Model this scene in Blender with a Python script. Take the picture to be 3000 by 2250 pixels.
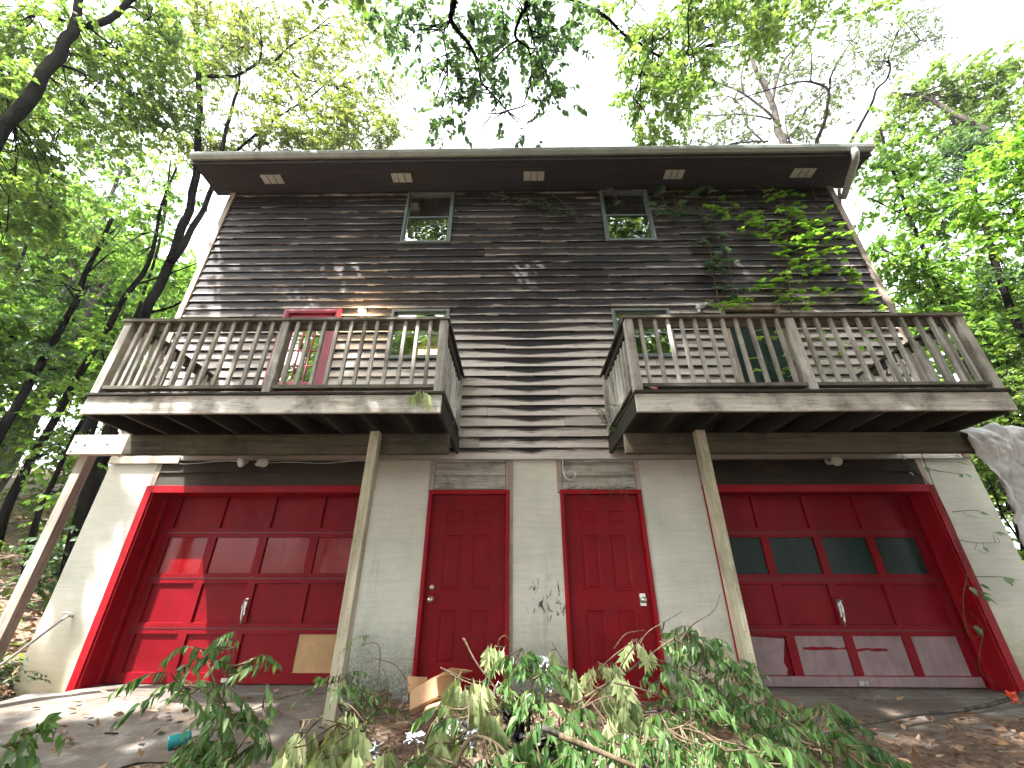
import bpy, math, random
import numpy as np
from mathutils import Vector, Matrix, noise as mnoise

random.seed(7)
rng = np.random.default_rng(11)
S = bpy.context.scene
for o in list(bpy.data.objects): bpy.data.objects.remove(o)
COL = S.collection

# ------------------------------------------------------------------ camera
CAMP = np.array([0.0, -5.3001, 0.9772])
F = 1202.25
RR = np.array([[0.9998898, 0.0147487, 0.0016794],
               [0.0051057, -0.4479440, 0.8940470],
               [-0.0139383, 0.8939399, 0.4479700]])
cd = bpy.data.cameras.new("camera"); cam = bpy.data.objects.new("camera", cd); COL.objects.link(cam)
cd.sensor_width = 36; cd.lens = F/3000*36; cd.clip_end = 600; cd.clip_start = 0.05
m = Matrix(((RR[0][0], RR[1][0], -RR[2][0], CAMP[0]),
            (RR[0][1], RR[1][1], -RR[2][1], CAMP[1]),
            (RR[0][2], RR[1][2], -RR[2][2], CAMP[2]), (0, 0, 0, 1)))
cam.matrix_world = m
S.camera = cam

# ------------------------------------------------------------------ world, sun, exposure
SUN = Vector((-1.05, -1.0, 2.6)).normalized()      # towards the sun
w = bpy.data.worlds.new("World"); S.world = w; w.use_nodes = True
nt = w.node_tree; nt.nodes.clear()
sky = nt.nodes.new('ShaderNodeTexSky'); sky.sky_type = 'NISHITA'; sky.sun_disc = False
sky.sun_elevation = math.asin(SUN.z); sky.sun_rotation = math.atan2(SUN.x, SUN.y)
sky.air_density = 1.0; sky.dust_density = 2.5; sky.ozone_density = 1.0
hs = nt.nodes.new('ShaderNodeHueSaturation'); hs.inputs['Saturation'].default_value = 0.2   # thin bright overcast
hs.inputs['Value'].default_value = 1.6
bg = nt.nodes.new('ShaderNodeBackground'); bg.inputs[1].default_value = 0.11
wo = nt.nodes.new('ShaderNodeOutputWorld')
nt.links.new(sky.outputs[0], hs.inputs['Color']); nt.links.new(hs.outputs[0], bg.inputs[0]); nt.links.new(bg.outputs[0], wo.inputs[0])
sl = bpy.data.lights.new("sun", 'SUN'); sl.energy = 4.0; sl.angle = math.radians(0.5); sl.color = (1, .97, .93)
so = bpy.data.objects.new("sun", sl); COL.objects.link(so)
so.rotation_euler = SUN.to_track_quat('Z', 'Y').to_euler()
so.location = (0, 0, 40)
S.view_settings.view_transform = 'Standard'; S.view_settings.look = 'None'; S.view_settings.gamma = 1
S.view_settings.exposure = 2.8
S.render.engine = 'CYCLES'
S.cycles.max_bounces = 8; S.cycles.diffuse_bounces = 4; S.cycles.transmission_bounces = 6; S.cycles.transparent_max_bounces = 8

def at(u, v, Y):
    """world point seen at photograph pixel (u, v) on the plane y = Y"""
    d = RR.T @ np.array([(u-1500)/F, (1125-v)/F, 1.0]); t = (Y-CAMP[1])/d[1]
    return CAMP+d*t
def depth(P): return float(RR[2] @ (np.array(P)-CAMP))

# ------------------------------------------------------------------ materials
def mat(name): 
    M = bpy.data.materials.new(name); M.use_nodes = True
    n = M.node_tree; n.nodes.clear()
    out = n.nodes.new('ShaderNodeOutputMaterial'); b = n.nodes.new('ShaderNodeBsdfPrincipled')
    n.links.new(b.outputs[0], out.inputs[0])
    return M, n, b, out
class G:
    def __init__(s, n): s.n = n
    def new(s, t, **k):
        x = s.n.nodes.new(t)
        for a, b in k.items(): setattr(x, a, b)
        return x
    def lk(s, a, b): s.n.links.new(a, b)
    def put(s, sock, v):
        if hasattr(v, 'node'): s.lk(v, sock)
        else: sock.default_value = v
    def pos(s, scale=(1, 1, 1), rnd=0.0):
        tc = s.new('ShaderNodeNewGeometry')
        mp = s.new('ShaderNodeMapping'); mp.inputs['Scale'].default_value = scale
        s.lk(tc.outputs['Position'], mp.inputs['Vector'])
        if rnd:
            oi = s.new('ShaderNodeObjectInfo'); ml = s.new('ShaderNodeMath', operation='MULTIPLY'); ml.inputs[1].default_value = rnd
            s.lk(oi.outputs['Random'], ml.inputs[0])
            cb = s.new('ShaderNodeCombineXYZ')
            for i in range(3): s.lk(ml.outputs[0], cb.inputs[i])
            s.lk(cb.outputs[0], mp.inputs['Location'])
        return mp.outputs[0]
    def noise(s, vec, scale, det=4, rough=.6, dist=0.0):
        x = s.new('ShaderNodeTexNoise'); x.inputs['Scale'].default_value = scale; x.inputs['Detail'].default_value = det
        x.inputs['Roughness'].default_value = rough; x.inputs['Distortion'].default_value = dist
        s.lk(vec, x.inputs['Vector']); return x.outputs['Fac']
    def ramp(s, f, stops):
        x = s.new('ShaderNodeValToRGB'); e = x.color_ramp.elements
        while len(e) < len(stops): e.new(.5)
        for i, (p, c) in enumerate(stops):
            e[i].position = p
            c = c if isinstance(c, tuple) else (c, c, c)
            e[i].color = (*c, 1) if len(c) == 3 else c
        s.lk(f, x.inputs[0]); return x.outputs[0]
    def mix(s, f, a, b, mode='MIX'):
        x = s.new('ShaderNodeMix', data_type='RGBA', blend_type=mode)
        s.put(x.inputs[0], f)
        for i, v in ((6, a), (7, b)):
            if isinstance(v, tuple): v = (*v, 1) if len(v) == 3 else v
            s.put(x.inputs[i], v)
        return x.outputs[2]
    def math(s, op, a, b=0.0, c=None, clamp=False):
        x = s.new('ShaderNodeMath', operation=op); x.use_clamp = clamp
        s.put(x.inputs[0], a); s.put(x.inputs[1], b)
        if c is not None: s.put(x.inputs[2], c)
        return x.outputs[0]
    def xyz(s):
        g = s.new('ShaderNodeNewGeometry'); x = s.new('ShaderNodeSeparateXYZ'); s.lk(g.outputs['Position'], x.inputs[0]); return x.outputs
    def maprange(s, v, a, b, c=0.0, d=1.0):
        x = s.new('ShaderNodeMapRange'); s.put(x.inputs[0], v)
        for i, q in enumerate((a, b, c, d)): x.inputs[i+1].default_value = q
        return x.outputs[0]
    def bump(s, b, h, strength=.3, dist=.01):
        x = s.new('ShaderNodeBump'); x.inputs['Strength'].default_value = strength; x.inputs['Distance'].default_value = dist
        s.lk(h, x.inputs['Height']); s.lk(x.outputs[0], b.inputs['Normal'])
    def attr(s, name):
        x = s.new('ShaderNodeAttribute'); x.attribute_name = name; return x.outputs['Fac']

def wood(name, axis, pale=(.40, .385, .35), mid=(.21, .20, .175), dark=(.03, .027, .024), green=.28, brown=(.17, .12, .09), dirt=.6):
    M, n, b, out = mat(name); g = G(n)
    sc = [26, 26, 26]; sc[axis] = 1.3
    sc2 = [5, 5, 5]; sc2[axis] = .8
    v = g.pos(tuple(sc), 37.0); v2 = g.pos(tuple(sc2), 17.0); v3 = g.pos((1, 1, 1), 9.0)
    gr = g.noise(v, 1.0, 6, .7, .4); st = g.noise(v2, 1.0, 4, .65, 1.5); bl = g.noise(v3, 2.2, 5, .7)
    c = g.ramp(gr, [(.3, mid), (.52, pale), (.72, tuple(min(1, x*1.25) for x in pale))])
    c = g.mix(g.ramp(st, [(.5, 0.0), (.72, .6)]), c, brown)
    c = g.mix(g.ramp(bl, [(.46, 0.0), (.66, dirt)]), c, dark)
    fine = g.noise(v, 3.0, 3, .8)
    c = g.mix(g.ramp(fine, [(.58, 0.0), (.66, .55)]), c, dark)
    gn = g.noise(v3, 1.1, 3, .6)
    c = g.mix(g.ramp(gn, [(.45, 0.0), (.7, green)]), c, (.11, .13, .05))
    oi = g.new('ShaderNodeObjectInfo')
    c = g.mix(g.maprange(oi.outputs['Random'], 0, 1, 0, .32), c, (.10, .09, .07))
    g.put(b.inputs['Base Color'], c); b.inputs['Roughness'].default_value = .85; b.inputs['Specular IOR Level'].default_value = .25
    g.bump(b, gr, .55, .006)
    return M
WX = wood('weathered_wood_x', 0); WY = wood('weathered_wood_y', 1); WZ = wood('weathered_wood_z', 2, pale=(.47, .455, .415), mid=(.25, .24, .21), green=.2, dirt=.5)
WXD = wood('weathered_dark_wood', 0, pale=(.16, .145, .125), mid=(.08, .07, .06), brown=(.10, .06, .035), dirt=.75)
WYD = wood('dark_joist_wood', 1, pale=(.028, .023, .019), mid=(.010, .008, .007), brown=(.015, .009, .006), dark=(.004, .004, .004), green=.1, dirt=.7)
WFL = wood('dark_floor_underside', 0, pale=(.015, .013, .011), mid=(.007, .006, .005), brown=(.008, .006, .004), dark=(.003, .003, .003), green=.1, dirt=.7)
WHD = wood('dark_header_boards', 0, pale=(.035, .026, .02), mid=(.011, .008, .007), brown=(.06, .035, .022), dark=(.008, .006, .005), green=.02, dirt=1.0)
WXF = wood('pale_fascia_wood', 0, pale=(.68, .66, .61), mid=(.48, .46, .41), brown=(.33, .20, .14), green=.22, dirt=.72)
WTR = wood('pinkish_trim_wood', 2, pale=(.42, .34, .29), mid=(.25, .2, .17), brown=(.3, .2, .15), green=.1, dirt=.35)
WBM = wood('beam_wood', 0, pale=(.075, .062, .04), mid=(.02, .015, .010), brown=(.05, .022, .013), dark=(.012, .01, .008), dirt=1.0)
WPL = wood('bleached_plank_wood', 0, pale=(.55, .5, .42), mid=(.42, .37, .3), brown=(.42, .32, .22), green=.05, dirt=.15)
WPO = wood('lumber_post_wood', 2, pale=(.50, .46, .34), mid=(.34, .3, .2), brown=(.3, .24, .15), green=.3, dirt=.3)

def siding_mat():
    M, n, b, out = mat('weathered_siding'); g = G(n)
    X = g.xyz()
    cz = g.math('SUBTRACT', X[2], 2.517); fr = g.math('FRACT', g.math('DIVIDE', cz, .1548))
    v = g.pos((2.2, 10, 80)); gr = g.noise(v, 1.0, 6, .72, .5)
    vb = g.pos((1.0, 1, 6.46)); bl = g.noise(vb, 1.1, 5, .7, .6)
    big = g.noise(g.pos((1, 1, 1)), .55, 3, .6)
    rnd = g.attr('tint')
    # wear grows towards each board's lower edge and down the wall; a long dark stain stays in mid wall
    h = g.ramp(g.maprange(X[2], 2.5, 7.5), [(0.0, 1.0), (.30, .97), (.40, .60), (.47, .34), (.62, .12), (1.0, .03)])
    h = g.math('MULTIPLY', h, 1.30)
    st = g.math('ABSOLUTE', g.math('SUBTRACT', X[0], .18))
    wdt = g.math('MULTIPLY', g.maprange(X[2], 2.6, 4.4, .22, 1.1), g.math('ADD', fr, .18))
    core = g.math('MULTIPLY', g.math('ADD', g.math('SUBTRACT', wdt, st), g.math('MULTIPLY', g.math('SUBTRACT', bl, .5), 1.1)), 1.5, clamp=True)
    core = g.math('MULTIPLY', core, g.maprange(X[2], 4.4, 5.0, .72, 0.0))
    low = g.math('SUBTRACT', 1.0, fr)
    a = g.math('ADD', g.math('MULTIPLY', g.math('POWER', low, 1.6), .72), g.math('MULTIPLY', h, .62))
    a = g.math('ADD', a, g.math('MULTIPLY', g.math('SUBTRACT', bl, .5), 1.25))
    a = g.math('ADD', a, g.math('MULTIPLY', g.math('SUBTRACT', gr, .5), 1.15))
    a = g.math('ADD', a, g.math('MULTIPLY', g.math('SUBTRACT', big, .5), .5))
    a = g.math('ADD', a, g.math('MULTIPLY', g.math('SUBTRACT', rnd, .5), .22))
    a = g.math('SUBTRACT', a, core)
    a = g.math('SUBTRACT', a, g.maprange(fr, .76, 1.0, 0.0, .18))  # top band of each board darker: lap shadow painted in with the stain
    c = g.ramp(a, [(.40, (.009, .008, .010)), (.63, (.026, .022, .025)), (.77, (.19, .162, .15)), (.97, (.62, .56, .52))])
    fine = g.noise(v, 2.3, 4, .8)
    c = g.mix(g.ramp(fine, [(.56, 0.0), (.68, .55)]), c, (.03, .022, .02))
    c = g.mix(g.math('MULTIPLY', rnd, .38), c, (.06, .05, .045))
    c = g.mix(g.ramp(g.noise(g.pos((.9, 1, 9)), 1.3, 4, .7), [(.52, 0.0), (.72, .35)]), c, (.13, .085, .06))
    # knots and mud spots
    vo = g.new('ShaderNodeTexVoronoi'); vo.inputs['Scale'].default_value = 1.0; g.lk(g.pos((1.6, 1, 4.2)), vo.inputs['Vector'])
    sp = g.ramp(vo.outputs['Distance'], [(.035, 1.0), (.06, 0.0)])
    c = g.mix(g.math('MULTIPLY', sp, .8), c, (.26, .16, .10))
    g.put(b.inputs['Base Color'], c); b.inputs['Roughness'].default_value = .7; b.inputs['Specular IOR Level'].default_value = .3
    g.bump(b, gr, .5, .006)
    return M
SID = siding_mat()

def stucco_mat(name, base=(.55, .54, .475)):
    M, n, b, out = mat(name); g = G(n); X = g.xyz()
    p = g.pos()
    ln = g.noise(g.pos((2, 2, 26)), 1.0, 5, .6, .9); bl = g.noise(p, 1.6, 5, .65); sp = g.noise(p, 38, 3, .7)
    c = g.ramp(ln, [(.3, tuple(x*.86 for x in base)), (.6, base)])
    c = g.mix(g.ramp(bl, [(.42, 0.0), (.75, .5)]), c, (.30, .33, .24))
    # mildew at the foot of the wall
    f = g.math('ADD', g.maprange(X[2], .05, .75, 1.0, -.15), g.math('MULTIPLY', g.math('SUBTRACT', bl, .5), 1.3))
    f = g.math('MULTIPLY', f, g.maprange(sp, .35, .6, .55, 1.0), clamp=True)
    f = g.math('MULTIPLY', f, g.maprange(X[0], -3.6, -2.2, .12, .85))
    c = g.mix(f, c, (.06, .062, .038))
    # ochre clay splash on the far left pier
    o = g.math('MULTIPLY', g.maprange(X[2], .1, .95, 1.0, 0.0), g.maprange(X[0], -4.9, -4.2, .75, 0.0), clamp=True)
    c = g.mix(o, c, (.44, .36, .22))
    o2 = g.math('MULTIPLY', g.maprange(X[2], .2, 1.0, .4, 0.0), g.maprange(X[0], 1.4, 2.0, 0.0, 1.0), clamp=True)
    c = g.mix(o2, c, (.45, .38, .22))
    # sparse dark chips and drips
    ch = g.noise(g.pos((9, 9, 4)), 1.0, 5, .75, .6)
    c = g.mix(g.ramp(ch, [(.71, 0.0), (.735, .8)]), c, (.06, .06, .045))
    m1 = g.math('MULTIPLY', g.math('MULTIPLY', g.maprange(X[0], .05, .2, 0.0, 1.0), g.maprange(X[0], .54, .58, 1.0, 0.0), clamp=True), g.math('MULTIPLY', g.maprange(X[2], .62, .72, 0.0, 1.0), g.maprange(X[2], 1.0, 1.15, 1.0, 0.0), clamp=True), clamp=True)
    s2 = g.noise(g.pos((16, 16, 7)), 1.0, 5, .7, .8)
    c = g.mix(g.math('MULTIPLY', m1, g.ramp(s2, [(.56, 0.0), (.61, 1.0)])), c, (.05, .05, .04))
    dr = g.noise(g.pos((5.5, 5.5, .45)), 1.0, 4, .65); c = g.mix(g.ramp(dr, [(.60, 0.0), (.72, .35)]), c, (.22, .235, .18))
    cr = g.new('ShaderNodeTexVoronoi', feature='DISTANCE_TO_EDGE'); cr.inputs['Scale'].default_value = .7
    mv = g.new('ShaderNodeVectorMath', operation='ADD'); nn = g.new('ShaderNodeTexNoise'); nn.inputs['Scale'].default_value = 2.5; g.lk(p, nn.inputs['Vector'])
    g.lk(g.pos((1, 1, 1.8)), mv.inputs[0]); g.lk(nn.outputs['Color'], mv.inputs[1]); g.lk(mv.outputs[0], cr.inputs['Vector'])
    c = g.mix(g.ramp(cr.outputs['Distance'], [(.0, .16), (.005, 0.0)]), c, (.14, .14, .10))
    g.put(b.inputs['Base Color'], c); b.inputs['Roughness'].default_value = .9
    g.bump(b, ln, .28, .01)
    return M
STU = stucco_mat('painted_stucco')

def paint(name, base, rough=.45, dust=.25, dustc=(.35, .2, .18), spec=.5):
    M, n, b, out = mat(name); g = G(n); p = g.pos()
    a = g.noise(p, 3.0, 6, .7); f = g.noise(p, 60, 3, .8); d = g.noise(g.pos((8, 8, 1.2)), 1.5, 5, .7)
    c = g.ramp(a, [(.3, tuple(x*.72 for x in base)), (.7, tuple(min(1, x*1.15) for x in base))])
    c = g.mix(g.ramp(d, [(.5, 0.0), (.8, dust)]), c, dustc)
    c = g.mix(g.ramp(f, [(.66, 0.0), (.75, dust*1.2)]), c, dustc)
    g.put(b.inputs['Base Color'], c); g.put(b.inputs['Roughness'], g.maprange(d, .3, .7, rough-.1, rough+.15))
    b.inputs['Specular IOR Level'].default_value = spec
    g.bump(b, a, .15, .01)
    return M
RED = paint('red_door_paint', (.175, .0012, .006), .5, .05, (.26, .10, .09), .12); REDG = paint('red_garage_paint', (.165, .0014, .006), .5, .03, (.22, .07, .08), .12)
REDT = paint('red_trim_paint', (.26, .0015, .007), .45, .05, (.3, .08, .07), .15); REDB = paint('pink_red_balcony_paint', (.27, .02, .045), .45, .15)
MAUVE = paint('faded_mauve_primer', (.25, .175, .18), .8, .7, (.13, .10, .09), .2)
TAN = paint('tan_fibreboard', (.40, .25, .12), .7, .2, (.3, .2, .12), .3)
GREY = paint('grey_green_sash', (.11, .135, .13), .5, .2, (.3, .3, .28))
GUT = paint('pale_gutter', (.27, .28, .25), .5, .55, (.16, .17, .12))
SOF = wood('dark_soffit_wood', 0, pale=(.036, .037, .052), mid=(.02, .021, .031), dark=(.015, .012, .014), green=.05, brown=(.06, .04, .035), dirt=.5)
WHT = paint('vent_metal', (.50, .52, .50), .5, .3, (.3, .3, .28))
MET = paint('brushed_metal', (.45, .45, .42), .3, .2, (.2, .18, .15)); MET.node_tree.nodes['Principled BSDF'].inputs['Metallic'].default_value = .8
BRS = paint('dull_brass', (.50, .45, .30), .3, .2, (.2, .18, .1)); BRS.node_tree.nodes['Principled BSDF'].inputs['Metallic'].default_value = .8
BLK = paint('black_plastic', (.012, .012, .013), .4, .1)
ROOF = paint('shingle', (.10, .095, .09), .9, .4)
def flat(name, c, r=.6, em=None, es=0):
    M, n, b, out = mat(name); b.inputs['Base Color'].default_value = (*c, 1); b.inputs['Roughness'].default_value = r
    if em: b.inputs['Emission Color'].default_value = (*em, 1); b.inputs['Emission Strength'].default_value = es
    return M
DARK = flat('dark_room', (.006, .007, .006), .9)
BULB = flat('lit_bulb', (1, .9, .7), .3, (1, .72, .38), 60)
BLIND = paint('blind_beige', (.40, .36, .28), .7, .1); 
WARM = flat('lit_room_glow', (.8, .6, .35), .6, (1, .68, .32), 1.0)

def glass_mat(name, ior=4.5, tint=(.85, .92, .88), wav=.25, dirt=.1):
    M = bpy.data.materials.new(name); M.use_nodes = True; n = M.node_tree; n.nodes.clear(); g = G(n)
    out = g.new('ShaderNodeOutputMaterial'); gl = g.new('ShaderNodeBsdfGlossy'); gl.inputs['Roughness'].default_value = .015
    gl.inputs['Color'].default_value = (.93, .97, .95, 1)
    tr = g.new('ShaderNodeBsdfTransparent'); tr.inputs[0].default_value = (*tint, 1)
    fr = g.new('ShaderNodeFresnel'); fr.inputs['IOR'].default_value = ior
    mx = g.new('ShaderNodeMixShader'); g.lk(fr.outputs[0], mx.inputs[0]); g.lk(tr.outputs[0], mx.inputs[1]); g.lk(gl.outputs[0], mx.inputs[2])
    bp = g.new('ShaderNodeBump'); bp.inputs['Strength'].default_value = wav; bp.inputs['Distance'].default_value = .02
    g.lk(g.noise(g.pos(), 3.0, 2, .5), bp.inputs['Height']); g.lk(bp.outputs[0], gl.inputs['Normal'])
    df = g.new('ShaderNodeBsdfDiffuse'); df.inputs[0].default_value = (.3, .32, .28, 1)
    m2 = g.new('ShaderNodeMixShader'); g.put(m2.inputs[0], g.ramp(g.noise(g.pos(), 4.0, 5, .7), [(.45, 0.0), (.8, dirt*2)]))
    g.lk(mx.outputs[0], m2.inputs[1]); g.lk(df.outputs[0], m2.inputs[2]); g.lk(m2.outputs[0], out.inputs[0])
    return M
GLS = glass_mat('window_glass'); GLG = paint('grimy_green_glass', (.012, .026, .021), .3, .35, (.05, .075, .06), .12)
REDGLS = paint('red_painted_glass', (.19, .002, .005), .10, .15, (.25, .10, .03), .15)

def leafmat(name, c1, c2, c3=None, trans=.55, rough=.45):
    M = bpy.data.materials.new(name); M.use_nodes = True; n = M.node_tree; n.nodes.clear(); g = G(n)
    out = g.new('ShaderNodeOutputMaterial')
    t = g.attr('tint')
    st = [(.0, c1), (.65, c2)]; 
    if c3: st.append((1.0, c3))
    c = g.ramp(t, st)
    b = g.new('ShaderNodeBsdfPrincipled'); g.put(b.inputs['Base Color'], c); b.inputs['Roughness'].default_value = rough
    b.inputs['Specular IOR Level'].default_value = .4
    tl = g.new('ShaderNodeBsdfTranslucent')
    ct = g.mix(1.0, c, (1.42, 1.42, .78), 'MULTIPLY'); g.lk(ct, tl.inputs[0])
    mx = g.new('ShaderNodeMixShader'); mx.inputs[0].default_value = trans
    g.lk(b.outputs[0], mx.inputs[1]); g.lk(tl.outputs[0], mx.inputs[2]); g.lk(mx.outputs[0], out.inputs[0])
    return M
LF_MID = leafmat('leaf_mid_green', (.05, .09, .026), (.095, .155, .04), (.18, .235, .065), .58)
LF_YEL = leafmat('leaf_yellow_green', (.06, .09, .024), (.13, .165, .045), (.24, .25, .08), .55)
LF_BRI = leafmat('leaf_bright_green', (.05, .11, .024), (.11, .21, .04), (.22, .32, .07), .58)
LF_DRK = leafmat('leaf_dark_green', (.028, .06, .03), (.06, .11, .05), (.11, .17, .065), .5)
LF_GRY = leafmat('leaf_grey_green', (.05, .075, .04), (.09, .12, .065), (.14, .15, .08), .35)
LF_KUD = leafmat('leaf_climber', (.10, .21, .035), (.18, .33, .05), (.30, .44, .09), .5)
LF_SUN = leafmat('leaf_sunlit', (.06, .15, .02), (.13, .25, .035), (.24, .34, .06), .55)
LF_IVY = leafmat('leaf_ivy', (.05, .10, .065), (.10, .17, .11), (.18, .26, .18), .3, .35)
LF_FAL = leafmat('leaf_fallen_branch', (.034, .09, .024), (.095, .185, .05), (.23, .32, .14), .38, .36)
LF_WLT = leafmat('leaf_wilted_pale', (.15, .22, .08), (.36, .41, .20), (.50, .53, .30), .2, .6)
LF_BRN = leafmat('leaf_dead_brown', (.10, .05, .025), (.25, .14, .075), (.42, .29, .19), .12, .7)
STRAW = leafmat('pine_straw', (.09, .035, .018), (.20, .09, .045), (.32, .18, .09), .1, .7)

def bark(name, c1, c2, moss=.3):
    M, n, b, out = mat(name); g = G(n)
    a = g.noise(g.pos((9, 9, 2.2)), 1.6, 6, .75, .6); s = g.noise(g.pos(), 1.3, 4, .6)
    c = g.ramp(a, [(.35, c1), (.65, c2)]); c = g.mix(g.ramp(s, [(.5, 0.0), (.75, moss)]), c, (.09, .11, .05))
    g.put(b.inputs['Base Color'], c); b.inputs['Roughness'].default_value = 1.0; b.inputs['Specular IOR Level'].default_value = 0.0
    g.bump(b, a, .9, .03); return M
BK_D = bark('bark_dark', (.003, .0027, .0025), (.012, .0105, .0095), .08); BK_G = bark('bark_grey', (.03, .026, .023), (.10, .088, .078), .15)
BK_P = bark('bark_pale', (.2, .18, .16), (.42, .38, .34), .1); BK_T = bark('twig_bark', (.06, .045, .03), (.2, .15, .1), .15)

def ground_mat():
    M, n, b, out = mat('leaf_litter_soil'); g = G(n); p = g.pos()
    a = g.noise(p, 2.2, 6, .7); f = g.noise(p, 22, 5, .8, 1.2)
    c = g.ramp(f, [(.3, (.05, .033, .024)), (.5, (.15, .10, .07)), (.68, (.29, .215, .16)), (.8, (.42, .34, .27))])
    c = g.mix(g.ramp(a, [(.4, 0.0), (.7, .6)]), c, (.13, .10, .075))
    vo = g.new('ShaderNodeTexVoronoi'); vo.inputs['Scale'].default_value = 26; g.lk(p, vo.inputs['Vector'])
    c = g.mix(.35, c, g.ramp(vo.outputs['Color'], [(.2, (.06, .035, .02)), (.6, (.22, .14, .09)), (.9, (.38, .28, .2))]))
    g.put(b.inputs['Base Color'], c); b.inputs['Roughness'].default_value = .95
    h = g.math('ADD', f, vo.outputs['Distance']); g.bump(b, h, .9, .03); return M
GND = ground_mat()
def conc_mat():
    M, n, b, out = mat('dirty_concrete'); g = G(n); p = g.pos()
    a = g.noise(p, 1.7, 6, .7, .4); f = g.noise(p, 30, 5, .75); st = g.noise(g.pos((1, 5, 5)), 1.0, 5, .7, 1)
    c = g.ramp(f, [(.3, (.115, .108, .096)), (.6, (.19, .18, .158)), (.8, (.27, .255, .225))])
    c = g.mix(g.ramp(a, [(.38, 0.1), (.56, .95)]), c, (.088, .066, .05))
    c = g.mix(g.ramp(st, [(.5, 0.0), (.7, .5)]), c, (.16, .13, .10))
    g.put(b.inputs['Base Color'], c); b.inputs['Roughness'].default_value = .9; g.bump(b, f, .5, .01); return M
CON = conc_mat()
CARD = paint('cardboard', (.45, .28, .16), .8, .2, (.3, .2, .12), .2)
TEAL = flat('teal_plastic', (.01, .22, .24), .35)
PLAS = paint('crumpled_plastic', (.58, .58, .58), .4, .6, (.25, .23, .2)); WPAP = flat('white_scrap', (.42, .42, .44), .6)
HOSE = flat('mauve_hose', (.28, .22, .23), .55); ORNG = flat('orange_red_wrapper', (.6, .07, .03), .4)

# ------------------------------------------------------------------ mesh tools
class MB:
    def __init__(s): s.v = []; s.f = []; s.t = []; s.smooth = False
    def quad(s, a, b, c, d, t=.5):
        i = len(s.v); s.v += [tuple(a), tuple(b), tuple(c), tuple(d)]; s.f.append((i, i+1, i+2, i+3)); s.t.append(t); return s
    def poly(s, pts, t=.5):
        i = len(s.v); s.v += [tuple(p) for p in pts]; s.f.append(tuple(range(i, i+len(pts)))); s.t.append(t); return s
    def box(s, x0, x1, y0, y1, z0, z1, t=.5):
        i = len(s.v)
        s.v += [(x0, y0, z0), (x1, y0, z0), (x1, y1, z0), (x0, y1, z0), (x0, y0, z1), (x1, y0, z1), (x1, y1, z1), (x0, y1, z1)]
        for f in ((3, 2, 1, 0), (4, 5, 6, 7), (0, 1, 5, 4), (1, 2, 6, 5), (2, 3, 7, 6), (3, 0, 4, 7)):
            s.f.append(tuple(i+k for k in f)); s.t.append(t)
        return s
    def tube(s, pts, rad, n=8, cap=True, t=.5):
        pts = [Vector(p) for p in pts]; i0 = len(s.v)
        up = Vector((0.13, 0.21, 1)).normalized()
        for k, p in enumerate(pts):
            d = (pts[min(k+1, len(pts)-1)]-pts[max(k-1, 0)]).normalized()
            if abs(d.dot(up)) > .95: up = Vector((1, .1, .05)).normalized()
            a = d.cross(up).normalized(); bb = d.cross(a).normalized(); up = -bb if False else up
            r = rad[k] if hasattr(rad, '__len__') else rad
            for j in range(n):
                an = 2*math.pi*j/n; q = p+a*math.cos(an)*r+bb*math.sin(an)*r; s.v.append(tuple(q))
        for k in range(len(pts)-1):
            for j in range(n):
                a = i0+k*n+j; b = i0+k*n+(j+1) % n; s.f.append((a, b, b+n, a+n)); s.t.append(t)
        if cap:
            s.f.append(tuple(i0+j for j in range(n))[::-1]); s.t.append(t)
            s.f.append(tuple(i0+(len(pts)-1)*n+j for j in range(n))); s.t.append(t)
        return s
    def lathe(s, c, axis, prof, n=16):
        """prof: list of (distance along axis, radius)"""
        c = Vector(c); ax = Vector(axis).normalized(); a = ax.orthogonal().normalized(); b = ax.cross(a); i0 = len(s.v)
        for d, r in prof:
            for j in range(n):
                an = 2*math.pi*j/n; s.v.append(tuple(c+ax*d+(a*math.cos(an)+b*math.sin(an))*r))
        for k in range(len(prof)-1):
            for j in range(n):
                p = i0+k*n+j; q = i0+k*n+(j+1) % n; s.f.append((p, q, q+n, p+n)); s.t.append(.5)
        return s
    def build(s, name, material, parent=None, bevel=0.0, smooth=False):
        me = bpy.data.meshes.new(name); me.from_pydata(s.v, [], s.f); me.update()
        a = me.attributes.new('tint', 'FLOAT', 'FACE'); a.data.foreach_set('value', s.t)
        me.materials.append(material)
        if smooth: me.polygons.foreach_set('use_smooth', [True]*len(me.polygons))
        o = bpy.data.objects.new(name, me); COL.objects.link(o)
        if parent: attach(o, parent)
        if bevel:
            b = o.modifiers.new('bevel', 'BEVEL'); b.width = bevel; b.segments = 2; b.limit_method = 'ANGLE'; b.harden_normals = False
        return o
def attach(o, parent):
    o.parent = parent
    if parent.type == 'EMPTY': o.matrix_parent_inverse = Matrix.Translation(parent.location).inverted()
def thing(name, label, cat, loc=(0, 0, 0), group=None):
    o = bpy.data.objects.new(name, None); COL.objects.link(o); o.location = loc; o.empty_display_size = .2
    return tag(o, label, cat, group)
def tag(o, label, cat, group=None, kind=None):
    o['label'] = label; o['category'] = cat
    if group: o['group'] = group
    if kind: o['kind'] = kind
    return o
def struct(o): o['kind'] = 'structure'; return o
def jit(a): return random.uniform(-a, a)

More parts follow.
